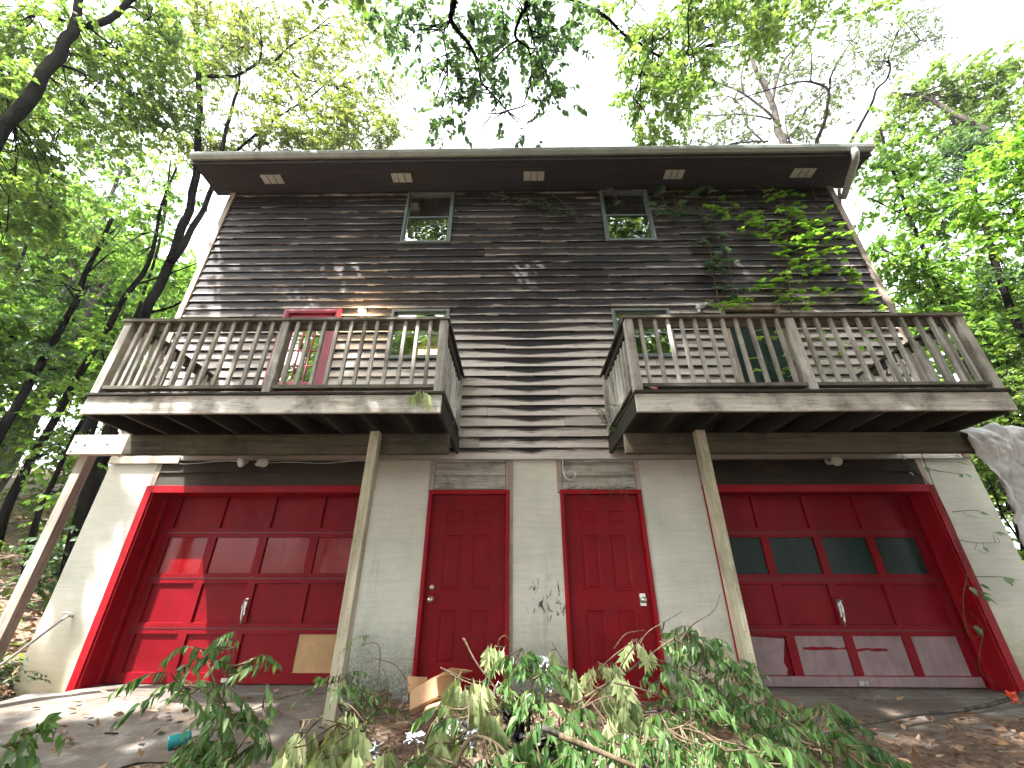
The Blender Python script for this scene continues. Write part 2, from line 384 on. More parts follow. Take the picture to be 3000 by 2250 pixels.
def np_mesh(name, V, Q, tint, material, parent=None, smooth=False):
    me = bpy.data.meshes.new(name); nv, nq = len(V), len(Q)
    me.vertices.add(nv); me.vertices.foreach_set('co', V.astype(np.float32).ravel())
    me.loops.add(nq*4); me.loops.foreach_set('vertex_index', Q.astype(np.int32).ravel())
    me.polygons.add(nq); me.polygons.foreach_set('loop_start', np.arange(0, nq*4, 4, dtype=np.int32))
    a = me.attributes.new('tint', 'FLOAT', 'FACE'); a.data.foreach_set('value', tint.astype(np.float32))
    if smooth: me.polygons.foreach_set('use_smooth', np.ones(nq, bool))
    me.update(calc_edges=True); me.validate()
    me.materials.append(material)
    o = bpy.data.objects.new(name, me); COL.objects.link(o)
    if parent: attach(o, parent)
    return o
def unit(a): return a/np.maximum(np.linalg.norm(a, axis=-1, keepdims=True), 1e-9)

SHAPE = {'plain': ([0, .25, .6, 1.0], [.02, .3, .26, .01]),
         'ovate': ([0, .12, .3, .55, .8, 1.0], [.01, .15, .235, .2, .09, .004]),
         'oak': ([0, .1, .2, .3, .36, .47, .55, .62, .72, .8, .88, 1.0], [.01, .05, .3, .34, .07, .36, .4, .08, .10, .3, .14, .004]),
         'ivy': ([0, .1, .3, .42, .6, .8, 1.0], [.02, .38, .52, .27, .36, .2, .01])}
def leaves(P, D, N, size, shape='plain', fold=.25, droop=.0, width=1.0, tint=None):
    """folded, drooping leaf blades; P base, D direction, N normal: (n,3)"""
    st, hw = SHAPE[shape]; st = np.array(st); hw = np.array(hw)*width; K = len(st); n = len(P)
    D = unit(D); Sd = unit(np.cross(D, N)); Nn = unit(np.cross(Sd, D))
    size = np.broadcast_to(size, (n,))
    t = st[None, :, None]
    mid = P[:, None, :]+D[:, None, :]*size[:, None, None]*t
    mid[..., 2] -= (droop*size[:, None])*st[None, :]**2
    off = Sd[:, None, :]*(size[:, None]*hw[None, :])[..., None]
    lift = Nn[:, None, :]*(size[:, None]*hw[None, :]*fold)[..., None]
    V = np.stack([mid+off+lift, mid, mid-off+lift], axis=2)       # n,K,3,3
    base = (np.arange(n)*K*3)[:, None, None]; k = np.arange(K-1)[None, :, None]; c = np.arange(2)[None, None, :]
    a = base+k*3+c
    Q = np.stack([a, a+1, a+4, a+3], axis=-1).reshape(-1, 4)
    if tint is None: tint = rng.random(n)
    return V.reshape(-1, 3), Q, np.repeat(tint, (K-1)*2)
def oak_leaves(P, D, N, size, tint):
    """pointed lobed blades: a narrow midrib blade and two pairs of forward slanting lobes"""
    n = len(P); D = unit(D); Sd = unit(np.cross(D, N)); Nn = unit(np.cross(Sd, D)); size = np.broadcast_to(size, (n,))[:, None]
    V = []; Q = []; o = 0
    def pt(t, s_, l=0.0): return P+D*size*t+Sd*size*s_+Nn*size*(l+.35*abs(s_)-.12*t*t)
    quads = [[(0, .0), (.28, .07), (.62, .10), (1.0, .0)], [(0, .0), (.28, -.07), (.62, -.10), (1.0, .0)]]
    for sg in (1, -1):
        quads += [[(.16, .0), (.22, .13*sg), (.50, .30*sg), (.38, .03*sg)], [(.38, .02*sg), (.46, .16*sg), (.84, .33*sg), (.66, .06*sg)], [(.60, .02*sg), (.70, .09*sg), (1.02, .16*sg), (.84, .03*sg)]]
    jt = rng.normal(0, .035, (n, 1))
    for q in quads:
        for (t, s_) in q: V.append(pt(t+jt*(t > .45), s_))
        Q.append([o, o+1, o+2, o+3]); o += 4
    V = np.stack(V, 1).reshape(-1, 3); Q = (np.array(Q)[None]+(np.arange(n)*o)[:, None, None]).reshape(-1, 4)
    return V, Q, np.repeat(tint, len(quads))
def ribs(P0, P1, r0, r1, sag=.0, side=3):
    """many thin tapered sticks of three segments"""
    n = len(P0); ts = np.array([0, .35, .7, 1.0]); K = 4
    D = unit(P1-P0); A = unit(np.cross(D, np.array([.3, .2, 1.0]))); B = np.cross(D, A)
    L = np.linalg.norm(P1-P0, axis=1)
    C = P0[:, None]+(P1-P0)[:, None]*ts[None, :, None]
    C[..., 2] += (sag*L)[:, None]*(4*ts*(1-ts))[None]*.25
    C += (rng.normal(0, .03, C.shape)*L[:, None, None])*(ts*(1-ts)*4)[None, :, None]
    r = r0[:, None]*(1-ts)+r1[:, None]*ts
    an = np.arange(side)*2*np.pi/side
    V = C[:, :, None]+(A[:, None, None]*np.cos(an)[None, None, :, None]+B[:, None, None]*np.sin(an)[None, None, :, None])*r[:, :, None, None]
    base = (np.arange(n)*K*side)[:, None, None]; k = np.arange(K-1)[None, :, None]*side; j = np.arange(side)[None, None]
    a = base+k+j; b = base+k+(j+1) % side
    Q = np.stack([a, b, b+side, a+side], -1).reshape(-1, 4)
    return V.reshape(-1, 3), Q, np.full(len(Q), .5)
def cat(parts):
    V = []; Q = []; T = []; o = 0
    for v, q, t in parts: V.append(v); Q.append(q+o); T.append(t); o += len(v)
    return np.concatenate(V), np.concatenate(Q), np.concatenate(T)

# ------------------------------------------------------------------ ground
def hz(x, y):
    h = 0.0
    if y < -.35: h += .11*(y+.35)
    if x < -5.6: h += .13*min(-5.6-x, 30)*(0.35+min(1.0, max(0, (y+3)/5)))+.16*max(0, min(y, 40))*min(1, (-5.6-x)/2)
    if x > 6.3: h += -.02*min(x-6.3, 30)+.10*max(0, min(y, 40))*min(1, (x-6.3)/3)
    if y > 9 and -6 < x < 6.5: h += .08*(min(y, 40)-9)
    return h
xs = np.unique(np.concatenate([np.linspace(-120, -14, 22), np.arange(-14, 12, .22), np.linspace(12, 120, 22)]))
ys = np.unique(np.concatenate([np.linspace(-90, -6, 16), np.arange(-6, .35, .16), np.linspace(.35, 12, 24), np.linspace(12, 120, 20)]))
V = []; 
for y in ys:
    for x in xs:
        z = hz(x, y)
        if y < -.5 or x < -5.6 or x > 6: z += .05*(mnoise.noise((x*1.3, y*1.3, 0))+.5*mnoise.noise((x*4, y*4, 3)))
        if -5.8 < x < 6 and -.5 < y < 9: z -= .05
        V.append((x, y, z))
nx = len(xs); Q = [(j*nx+i, j*nx+i+1, (j+1)*nx+i+1, (j+1)*nx+i) for j in range(len(ys)-1) for i in range(nx-1)]
g_ = MB(); g_.v = V; g_.f = Q; g_.t = [.5]*len(Q); ground = struct(g_.build('ground', GND, smooth=True))

def slab(name, x0, x1, y0, y1, z, th, ny=8, nx=30, drop=0.0, ragged=.08, sl=.11):
    b = MB(); vs = []
    for j in range(ny+1):
        for i in range(nx+1):
            x = x0+(x1-x0)*i/nx; y = y1+(y0-y1)*j/ny
            if j == ny: y += ragged*mnoise.noise((x*2.1, 1, 5))*3
            vs.append((x, y, z-sl*max(0, -.35-y)+.008*mnoise.noise((x*3, y*3, 1))))
    n = nx+1; top = len(vs); b.v = vs+[(v[0], v[1], v[2]-th) for v in vs]
    for j in range(ny):
        for i in range(nx): b.f.append((j*n+i, (j+1)*n+i, (j+1)*n+i+1, j*n+i+1)); b.t.append(.5)
    for i in range(nx):
        a = ny*n+i; b.f.append((a, a+top, a+1+top, a+1)); b.t.append(.5)
    for j in range(ny):
        a = j*n; b.f.append((a, a+top, a+n+top, a+n)); b.t.append(.5); a = j*n+nx; b.f.append((a, a+n, a+n+top, a+top)); b.t.append(.5)
    return struct(b.build(name, CON))
slab('driveway', -5.0, -1.55, -1.75, -.16, .018, .1, ragged=.25)
slab('driveway', 2.0, 5.35, -.95, -.16, .012, .1, ragged=.22)
s1 = MB().box(-4.72, -1.84, -.155, .30, -.08, .020).build('garage_apron', CON, bevel=.006); struct(s1)
s2 = MB().box(2.33, 5.15, -.155, .30, -.08, .018).build('garage_apron', CON, bevel=.006); struct(s2)

# ------------------------------------------------------------------ house
XL, XR = -5.408, 5.849; ZS = 2.517; E_ = .1548; ZT = 7.72
house = thing('house', 'dark weathered timber sided house with red doors and two garages below', 'house', (0, 4, 0))
WIN = [(-2.046, -1.163, 6.374, 7.661), (1.542, 2.426, 6.374, 7.661), (-1.985, -1.07, 4.043, 4.95), (1.478, 2.375, 4.044, 4.932)]
BDO = (-3.70, -2.79, 2.83, 4.965); PDO = (3.17, 4.09, 2.83, 4.945)
openings = [(a+.03, b-.03, c+.03, d-.03) for a, b, c, d in WIN+[BDO, PDO]]
def siding(name, x0, x1, z0, z1, zbase, holes, parent, y0=0.0, exp=E_, m=None):
    b = MB(); k = 0; z = zbase
    while z < z1-.01:
        zt = min(z+exp, z1)
        cuts = [x0]; x = x0+random.uniform(.3, 3)
        while x < x1-.25: cuts.append(x); x += random.choice([2.44, 3.05, 3.66, 4.2])*random.uniform(.75, 1.05)
        cuts.append(x1)
        for i in range(len(cuts)-1):
            a, c = cuts[i]+.0015, cuts[i+1]-.0015; t = random.random(); out = .030+jit(.003); wob = random.random()*50
            br = {a, c}
            for h in holes:
                for q in h[:2]:
                    if a < q < c: br.add(q)
            br = sorted(br)
            for j in range(len(br)-1):
                p, q = br[j], br[j+1]; mid = (p+q)/2; zr = [(z, zt)]
                for h in holes:
                    if h[0] <= mid <= h[1]:
                        nz = []
                        for (u0, u1) in zr:
                            if h[3] <= u0 or h[2] >= u1: nz.append((u0, u1))
                            else:
                                if h[2] > u0+.004: nz.append((u0, h[2]))
                                if h[3] < u1-.004: nz.append((h[3], u1))
                        zr = nz
                for (u0, u1) in zr:
                    n = max(1, int((q-p)/.35))
                    for s in range(n):
                        xa = p+(q-p)*s/n; xb = p+(q-p)*(s+1)/n
                        def W(x): return .0035*mnoise.noise((x*1.1, wob, z*3)), .0055*mnoise.noise((x*.8, wob+9, z*3))
                        def Y(zz, x): f = (zz-z)/exp; return y0-(out*(1-f)+.004*f)+W(x)[0]*(1-f)
                        za = u0+(W(xa)[1] if u0 == z else 0); zb2 = u0+(W(xb)[1] if u0 == z else 0)
                        b.quad((xa, Y(u0, xa), za), (xb, Y(u0, xb), zb2), (xb, Y(u1, xb), u1+.004), (xa, Y(u1, xa), u1+.004), t)
                        if u0 == z: b.quad((xa, y0+.002, za), (xb, y0+.002, zb2), (xb, Y(u0, xb), zb2), (xa, Y(u0, xa), za), t)
        z += exp
    return b.build(name, m or SID, parent)
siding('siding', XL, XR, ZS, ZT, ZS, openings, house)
core = MB()     # the timber wall behind, with openings left clear
def wallgrid(b, x0, x1, z0, z1, y, th, holes):
    X = sorted({x0, x1, *[q for h in holes for q in h[:2]]}); Z = sorted({z0, z1, *[q for h in holes for q in h[2:]]})
    for i in range(len(X)-1):
        for j in range(len(Z)-1):
            mx, mz = (X[i]+X[i+1])/2, (Z[j]+Z[j+1])/2
            if any(h[0] < mx < h[1] and h[2] < mz < h[3] for h in holes): continue
            b.box(X[i], X[i+1], y, y+th, Z[j], Z[j+1])
wallgrid(core, XL+.01, XR-.01, ZS, ZT+.1, .004, .16, openings)
core.build('wall_core', DARK, house)
sw = MB()
sw.box(XL, XL+.16, .17, 8, ZS, ZT+.1); sw.box(XR-.16, XR, .17, 8, ZS, ZT+.1); sw.box(XL, XR, 8.0, 8.16, -.4, ZT+.1)
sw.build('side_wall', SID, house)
fl = MB().box(XL+.17, XR-.17, .18, 7.99, 2.56, 2.75).build('floor_slab', DARK, house)
# lower masonry wall with openings
GL = (-4.745, -1.90, -.3, 2.12); GR = (2.385, 5.19, -.3, 2.12); D1 = (-1.10, -.150, -.3, 2.075); D2 = (.545, 1.515, -.3, 2.075)
lowholes = [GL, GR, D1, D2]
TOPH = [(-4.79, -1.85, 2.12, 2.6), (2.33, 5.22, 2.12, 2.6), (-1.15, -.10, 2.075, 2.6), (.50, 1.57, 2.075, 2.6)]
lw = MB(); wallgrid(lw, XL-.03, XR+.03, -.6, 2.505, -.004, .25, lowholes+TOPH)
lw.build('masonry_wall', STU, house)
lb = MB()
for h in TOPH: lb.box(h[0], h[1], .02, .24, h[2]+.012, 2.505)
lb.build('lintel', DARK, house)
sb = MB(); sb.box(XL-.03, XL+.2, .25, 8, -.6, 2.505); sb.box(XR-.2, XR+.03, .25, 8, -.6, 2.505); sb.build('masonry_side_wall', STU, house)
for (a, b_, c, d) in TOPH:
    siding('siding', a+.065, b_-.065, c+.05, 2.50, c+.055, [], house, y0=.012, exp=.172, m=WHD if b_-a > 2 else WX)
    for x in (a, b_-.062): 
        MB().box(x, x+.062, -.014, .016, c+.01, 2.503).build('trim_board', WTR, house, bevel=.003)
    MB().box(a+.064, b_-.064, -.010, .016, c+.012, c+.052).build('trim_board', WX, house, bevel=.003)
MB().box(-.112, -.066, -.012, -.0045, 0.0, 2.5).build('trim_board', WTR, house)
fl2 = MB().box(XL-.01, XR+.01, -.034, .0, 2.505, 2.515).build('drip_flashing', GUT, house)
for x in (XL-.02, XR-.075): MB().box(x, x+.095, -.042, .10, ZS+.0, ZT-.01).build('corner_board', WTR, house, bevel=.004)
MB().box(XL-.02, XL+.02+.9, -.055, -.036, 2.46, 2.545).build('skirt_board', WPL, house, bevel=.003)
# eave
GX0, GX1 = -5.75, 6.143; OV = .62
sfm = MB()
for i in range(5): sfm.box(GX0+.02, GX1-.02, -OV+i*.13, -OV+i*.13+.127, 7.715+jit(.001), 7.735)
sfm.build('soffit', SOF, house)
MB().box(GX0, GX1, -OV-.025, -OV-.001, 7.685, 7.87).build('fascia_board', SOF, house, bevel=.003)
for x in (GX0-.02, GX1): MB().poly([(x, -OV-.02, 7.69), (x, 4, 9.6), (x, 4, 9.8), (x, -OV-.02, 7.88)]).build('rake_board', SOF, house)
gp = [(-.03, 7.865), (-.03, 7.765), (-.085, 7.757), (-.118, 7.80), (-.13, 7.845), (-.13, 7.868), (-.122, 7.868), (-.122, 7.845), (-.11, 7.79), (-.08, 7.748), (-.04, 7.757), (-.04, 7.865)]
gm = MB(); xs_ = np.linspace(GX0, GX1, 40); pr = []
for x in xs_:
    dz = .002*mnoise.noise((x*.9, 2, 2))
    pr.append([(x, -OV+p[0], p[1]+dz) for p in gp])
for a, b_ in zip(pr[:-1], pr[1:]):
    for i in range(len(gp)-1): gm.quad(a[i], a[i+1], b_[i+1], b_[i])
gm.poly(pr[0]); gm.poly(pr[-1][::-1]); gm.build('gutter', GUT, house)
rf = MB(); rf.quad((GX0-.03, -OV-.07, 7.885), (GX1+.03, -OV-.07, 7.885), (GX1+.03, 4.1, 9.95), (GX0-.03, 4.1, 9.95))
rf.quad((GX0-.03, 4.1, 9.95), (GX1+.03, 4.1, 9.95), (GX1+.03, 8.9, 7.8), (GX0-.03, 8.9, 7.8))
rf.quad((GX0-.03, -OV-.07, 7.875), (GX1+.03, -OV-.07, 7.875), (GX1+.03, 4.1, 9.94), (GX0-.03, 4.1, 9.94)); rf.build('roof', ROOF, house)
gb = MB()
for x in (XL+.02, XR-.18): gb.poly([(x, .05, ZT), (x, 8, ZT), (x, 4.1, 9.8)])
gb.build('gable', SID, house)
# downspout elbow from gutter to wall corner
MB().tube([(5.80, -.70, 7.76), (5.80, -.70, 7.66), (5.82, -.62, 7.57), (5.85, -.30, 7.38), (5.88, -.10, 7.28)], [.055, .058, .058, .056, .05], 12).build('downspout', GUT, house, smooth=True)
for x0, x1 in ((-4.67, -4.30), (-2.28, -1.92), (.13, .50), (2.68, 3.02), (4.97, 5.36)):
    v = MB(); yc0, yc1 = -.40, -.22; v.box(x0, x1, yc0, yc1, 7.700, 7.7145)
    ve = v.build('soffit_vent', WHT, house, bevel=.003)
    l = MB()
    for k in range(9): y = yc0+.012+k*.019; l.box(x0+.01, x1-.01, y, y+.009, 7.693, 7.6985)
    l.build('louvre', WHT, ve)
    l2 = MB()
    for k in (1, 2): xx = x0+(x1-x0)*k/3; l2.box(xx-.006, xx+.006, yc0, yc1, 7.689, 7.6925)
    l2.build('divider', BLK, ve)

# windows
def window(a, b, c, d, cols=3, rows_up=2, rows_lo=2, blind=None, warm=False, mat_g=None):
    fw = .045; yf = -.045
    f = MB(); f.box(a, a+fw, yf, .06, c, d); f.box(b-fw, b, yf, .06, c, d); f.box(a+fw, b-fw, yf, .06, d-fw, d); f.box(a+fw, b-fw, yf-.01, .06, c, c+fw)
    W = f.build('window', GREY, house, bevel=.003)
    m_ = (c+d)/2; s = MB(); sw_ = .034
    for (z0, z1, y) in ((m_-.015, d-fw, .012), (c+fw, m_+.018, -.012)):
        x0, x1 = a+fw, b-fw
        s.box(x0, x0+sw_, y-.012, y+.012, z0, z1); s.box(x1-sw_, x1, y-.012, y+.012, z0, z1)
        s.box(x0+sw_, x1-sw_, y-.012, y+.012, z1-sw_, z1); s.box(x0+sw_, x1-sw_, y-.012, y+.012, z0, z0+sw_)
    s.build('sash', GREY, W, bevel=.002)
    mu = MB()
    for (z0, z1, y, rows) in ((m_+.02, d-fw-sw_, .016, rows_up), (c+fw+sw_, m_-.016, -.008, rows_lo)):
        x0, x1 = a+fw+sw_, b-fw-sw_
        if rows == 0: continue
        for k in range(1, cols): x = x0+(x1-x0)*k/cols; mu.box(x-.006, x+.006, y-.004, y+.004, z0, z1)
        for k in range(1, rows): z = z0+(z1-z0)*k/rows; mu.box(x0, x1, y-.0042, y+.0042, z-.006, z+.006)
    if mu.v: mu.build('muntin', GREY, W)
    p = MB(); x0, x1 = a+fw+.01, b-fw-.01
    p.quad((x0, .008, m_), (x1, .008, m_), (x1, .008, d-fw), (x0, .008, d-fw)); p.quad((x0, -.016, c+fw), (x1, -.016, c+fw), (x1, -.016, m_), (x0, -.016, m_))
    p.build('pane', mat_g or GLS, W)
    MB().box(a+.02, b-.02, .9, .92, c-.4, d+.1).build('room_wall', blind or DARK, W)
    return W
window(*WIN[0], rows_up=2, rows_lo=0); window(*WIN[1], rows_up=2, rows_lo=0)
w3 = window(*WIN[2], rows_up=2, rows_lo=2); w4 = window(*WIN[3], rows_up=0, rows_lo=0)
bl_ = MB()
for k in range(17): z = 4.09+k*.05; bl_.box(-1.94, -1.12, .075, .079, z, z+.046)
bl_.build('blind', BLIND, w3); MB().box(-1.52, -1.12, .066, .070, 4.09, 4.27).build('lit_gap', WARM, w3)
MB().box(1.52, 2.34, .09, .10, 4.5, 4.9).build('blind', WPAP, w4)

# raised and recessed panel slabs (front at y, thickness th)
def panel_slab(b, x0, x1, z0, z1, y, th, panels, depth_=.010, rim=.02, raised=True, holes=()):
    X = sorted({x0, x1, *[q for p in panels for q in p[:2]]}); Z = sorted({z0, z1, *[q for p in panels for q in p[2:]]})
    for i in range(len(X)-1):
        for j in range(len(Z)-1):
            mx, mz = (X[i]+X[i+1])/2, (Z[j]+Z[j+1])/2
            if any(p[0] < mx < p[1] and p[2] < mz < p[3] for p in panels): continue
            b.quad((X[i], y, Z[j]), (X[i+1], y, Z[j]), (X[i+1], y, Z[j+1]), (X[i], y, Z[j+1]))
    for n_, p in enumerate(panels):
        def ring(d0, y0, d1, y1):
            A = [(p[0]+d0, y0, p[2]+d0), (p[1]-d0, y0, p[2]+d0), (p[1]-d0, y0, p[3]-d0), (p[0]+d0, y0, p[3]-d0)]
            B = [(p[0]+d1, y1, p[2]+d1), (p[1]-d1, y1, p[2]+d1), (p[1]-d1, y1, p[3]-d1), (p[0]+d1, y1, p[3]-d1)]
            for k in range(4): b.quad(A[k], A[(k+1) % 4], B[(k+1) % 4], B[k])
            return B
        if raised:
            ring(0, y, rim*.7, y+depth_); ring(rim*.7, y+depth_, rim*1.3, y+depth_); B = ring(rim*1.3, y+depth_, rim*3.0, y+.002); b.poly(B)
        else:
            B = ring(0, y, .004, y+depth_)
            if n_ not in holes: b.poly(B)
    b.quad((x0, y, z0), (x0, y, z1), (x0, y+th, z1), (x0, y+th, z0)); b.quad((x1, y, z0), (x1, y+th, z0), (x1, y+th, z1), (x1, y, z1))
    b.quad((x0, y+th, z0), (x0, y+th, z1), (x1, y+th, z1), (x1, y+th, z0)); b.quad((x0, y, z0), (x0, y+th, z0), (x1, y+th, z0), (x1, y, z0)); b.quad((x0, y, z1), (x1, y, z1), (x1, y+th, z1), (x0, y+th, z1))

def entry_door(x0, x1, knob_side, lab):
    b = MB(); W = x1-x0
    pans = []
    for (a, c) in ((.20*W, .425*W), (.585*W, .81*W)):
        for (z0, z1) in ((.25, .765), (.965, 1.575), (1.70, 1.86)): pans.append((x0+a, x0+c, z0, z1))
    panel_slab(b, x0, x1, .03, 2.058, .03, .04, pans, rim=.018)
    D = b.build('entry_door', RED, house); D['label'] = lab
    kx = x0+.075 if knob_side < 0 else x1-.085
    MB().lathe((kx, .03, .875), (0, -1, 0), [(0, .034), (.006, .034), (.010, .015), (.032, .013), (.042, .026), (.056, .031), (.068, .026), (.072, .008), (.073, 0)]).build('knob', MET if knob_side > 0 else BRS, D, smooth=True)
    if knob_side < 0: MB().lathe((kx, .03, 1.0), (0, -1, 0), [(0, .03), (.014, .029), (.02, .02), (.022, 0)]).build('deadbolt', BRS, D, smooth=True)
    else: MB().box(kx-.033, kx+.033, .024, .0295, .815, .94).build('latch_plate', MET, D)
    f = MB(); t = .052
    ox0, ox1 = x0-.052, x1+.052
    f.box(ox0, x0-.004, -.028, .10, -.02, 2.115); f.box(x1+.004, ox1, -.028, .10, -.02, 2.115); f.box(x0-.004, x1+.004, -.028, .10, 2.062, 2.115)
    f.box(ox0+.014, x0-.014, -.036, -.0285, -.02, 2.10); f.box(x1+.014, ox1-.014, -.036, -.0285, -.02, 2.10)
    f.box(x0-.004, x1+.004, -.03, .08, -.06, .026)
    f.build('door_frame', REDT, house, bevel=.003)
entry_door(-1.088, -.162, -1, 'left entry door, deep red six panel door with brass knob and deadbolt')
entry_door(.580, 1.505, 1, 'right entry door, brighter red trim and steel knob, scuffed with dirt')

# garage doors
def garage(gx, frame_l, frame_r, left):
    W = 2.6362; sec = .533; yd = .253
    b = MB(); pans = []; holes = []
    mar = .055
    for r in range(4):
        for c in range(4):
            x0 = gx+W*c/4+(.05 if c else .09); x1 = gx+W*(c+1)/4-(.05 if c < 3 else .09)
            z0 = .03+sec*r+(.10 if r == 0 else .055); z1 = .03+sec*(r+1)-.055
            pans.append((x0, x1, z0, z1))
    glassrow = 2
    holes = [glassrow*4+c for c in range(4)] + ([3] if left else [0, 1, 2, 3])
    panel_slab(b, gx, gx+W, .03, 2.14, yd, .04, pans, depth_=.024, raised=False, holes=holes)
    # section joints
    D = b.build('garage_door', REDG, house)
    D['label'] = 'left garage door, glossy red with one tan board panel' if left else 'right garage door, dark red with green glass row and faded mauve bottom panels'
    j = MB()
    for k in (1, 2, 3): j.box(gx, gx+W, yd-.004, yd-.0005, .03+sec*k-.004, .03+sec*k+.004)
    j.build('section_joint', BLK, D)
    for c in range(4):
        x0, x1, z0, z1 = pans[glassrow*4+c]
        MB().box(x0-.004, x1+.004, yd+.022, yd+.027, z0-.004, z1+.004).build('pane', REDGLS if left else GLG, D)
    if left:
        x0, x1, z0, z1 = pans[3]; MB().box(x0-.002, x1+.002, yd+.014, yd+.026, z0-.002, z1+.002).build('replacement_panel', TAN, D)
    else:
        for c in range(4):
            x0, x1, z0, z1 = pans[c]
            if c == 0:
                q = MB(); y = yd+.016
                q.poly([(x0+.01, y, z0-.0), (x1-.085, y, z0), (x1-.06, y-.004, z0+.06), (x1-.085, y, z0+.12), (x1-.02, y-.012, z0+.34), (x1-.02, y-.01, z1-.03), (x0+.01, y-.015, z1+.0)]); q.build('broken_panel', MAUVE, D)
            else: MB().box(x0-.002, x1+.002, yd+.014, yd+.022, z0-.002, z1+.002).build('unpainted_panel', MAUVE, D)
        for (xa, xb, zz) in ((gx+.78, gx+1.30, .385), (gx+1.36, gx+1.72, .375), (gx+.45, gx+.6, .40)):
            sm = MB()
            for i in range(12):
                a_ = xa+(xb-xa)*i/12; b2 = xa+(xb-xa)*(i+1)/12; h0 = .012*mnoise.noise((a_*9, 1, 1)); h1 = .012*mnoise.noise((b2*9, 1, 1)); th0 = .013+.012*mnoise.noise((a_*7, 5, 1)); th1 = .013+.012*mnoise.noise((b2*7, 5, 1))
                sm.quad((a_, yd+.0125, zz+h0-th0), (b2, yd+.0125, zz+h1-th1), (b2, yd+.0125, zz+h1+th1), (a_, yd+.0125, zz+h0+th0))
            sm.build('paint_smear', REDG, D)
        MB().box(gx+.005, gx+W-.005, yd-.003, yd-.0005, .032, .125).build('faded_bottom_rail', MAUVE, D)
        MB().box(gx+.02, gx+W-.02, .7, .72, 0, 2.1).build('garage_interior', DARK, D)
    # handle: plate with a twisted grip
    hx = gx+W/2+.0; h = MB()
    tw = -1 if left else 1
    h.tube([(hx, yd, .86), (hx+.004*tw, yd-.035, .85), (hx+.012*tw, yd-.04, .80), (hx+.004, yd-.038, .74), (hx-.012*tw, yd-.05, .70), (hx-.02*tw, yd-.052, .66), (hx-.016*tw, yd-.03, .62), (hx-.01*tw, yd, .61)], [.012, .012, .011, .014, .012, .011, .010, .010], 8)
    h.box(hx-.016, hx+.016, yd-.006, yd-.001, .70, .88); 
    if not left: h.lathe((hx, yd-.035, .865), (0, -.3, 1), [(0, .03), (.008, .034), (.016, .028), (.018, 0)], 12)
    h.build('handle', MET, D, smooth=False)
    l = MB().box(hx-.05+.3*0, hx+.05, yd-.02, yd-.005, .045, .085).build('bottom_latch', MET, D)
    # red jamb and casing
    f = MB(); a, c = frame_l, frame_r
    f.box(a, a+.09, -.022, -.0045, -.02, 2.175); f.box(c-.09, c, -.022, -.0045, -.02, 2.175); f.box(a+.09, c-.09, -.022, -.0045, 2.085, 2.175)
    f.box(a+.088, a+.092+.02, -.004, yd+.1, -.02, 2.12); f.box(c-.112, c-.088, -.004, yd+.1, -.02, 2.12)
    f.box(a+.112, c-.112, -.004, yd+.1, 2.088, 2.118)
    if gx-a > .13: f.box(a+.112, gx-.002, yd+.01, yd+.05, .02, 2.088)
    if c-gx-W > .13: f.box(gx+W+.002, c-.112, yd+.01, yd+.05, .02, 2.088)
    f.box(a+.112, a+.15, yd-.07, yd-.03, .02, 2.088); f.box(c-.15, c-.112, yd-.07, yd-.03, .02, 2.088)
    f.build('garage_frame', REDT, house, bevel=.003)
garage(-4.600, -4.817, -1.862, True)
garage(2.449, 2.338, 5.25, False)

# balcony door (glazed) and patio door
x0, x1, z0, z1 = BDO
f = MB(); f.box(x0, x0+.075, -.05, .08, z0, z1); f.box(x1-.075, x1, -.05, .08, z0, z1); f.box(x0+.075, x1-.075, -.05, .08, z1-.075, z1)
f.box(x0+.018, x0+.055, -.058, -.051, z0, z1-.02); f.box(x1-.055, x1-.018, -.058, -.051, z0, z1-.02); f.box(x0+.055, x1-.055, -.058, -.051, z1-.055, z1-.02)
BD = f.build('balcony_door', REDB, house, bevel=.003)
f = MB(); a, c = x0+.078, x1-.078; f.box(a, a+.11, .0, .04, z0, z1-.08); f.box(c-.11, c, .0, .04, z0, z1-.08); f.box(a+.11, c-.11, .0, .04, z1-.2, z1-.08); f.box(a+.11, c-.11, .0, .04, z0, z0+.86)
gx0, gx1, gz0, gz1 = a+.11, c-.11, z0+.86, z1-.2
f.build('leaf', REDB, BD, bevel=.003)
f = MB()
for k in range(1, 3): x = gx0+(gx1-gx0)*k/3; f.box(x-.009, x+.009, .004, .03, gz0, gz1)
for k in range(1, 4): z = gz0+(gz1-gz0)*k/4; f.box(gx0, gx1, .0045, .029, z-.009, z+.009)
f.build('muntin', REDB, BD)
MB().box(gx0, gx1, .018, .022, gz0, gz1).build('pane', GLS, BD); MB().box(x0+.1, x1-.1, .5, .52, z0, z1).build('room_wall', DARK, BD)
x0, x1, z0, z1 = PDO
f = MB(); f.box(x0, x0+.06, -.05, .08, z0, z1); f.box(x1-.06, x1, -.05, .08, z0, z1); f.box(x0+.06, x1-.06, -.05, .08, z1-.06, z1); f.box(x0-.01, x1+.01, -.075, -.0, z1+.002, z1+.028)
PD = f.build('patio_door', WTR, house, bevel=.003)
MB().box(x0+.06, x1-.06, .0, .006, z0, z1-.06).build('pane', GLG, PD); MB().box(x0+.1, x1-.1, .5, .52, z0, z1).build('room_wall', DARK, PD)

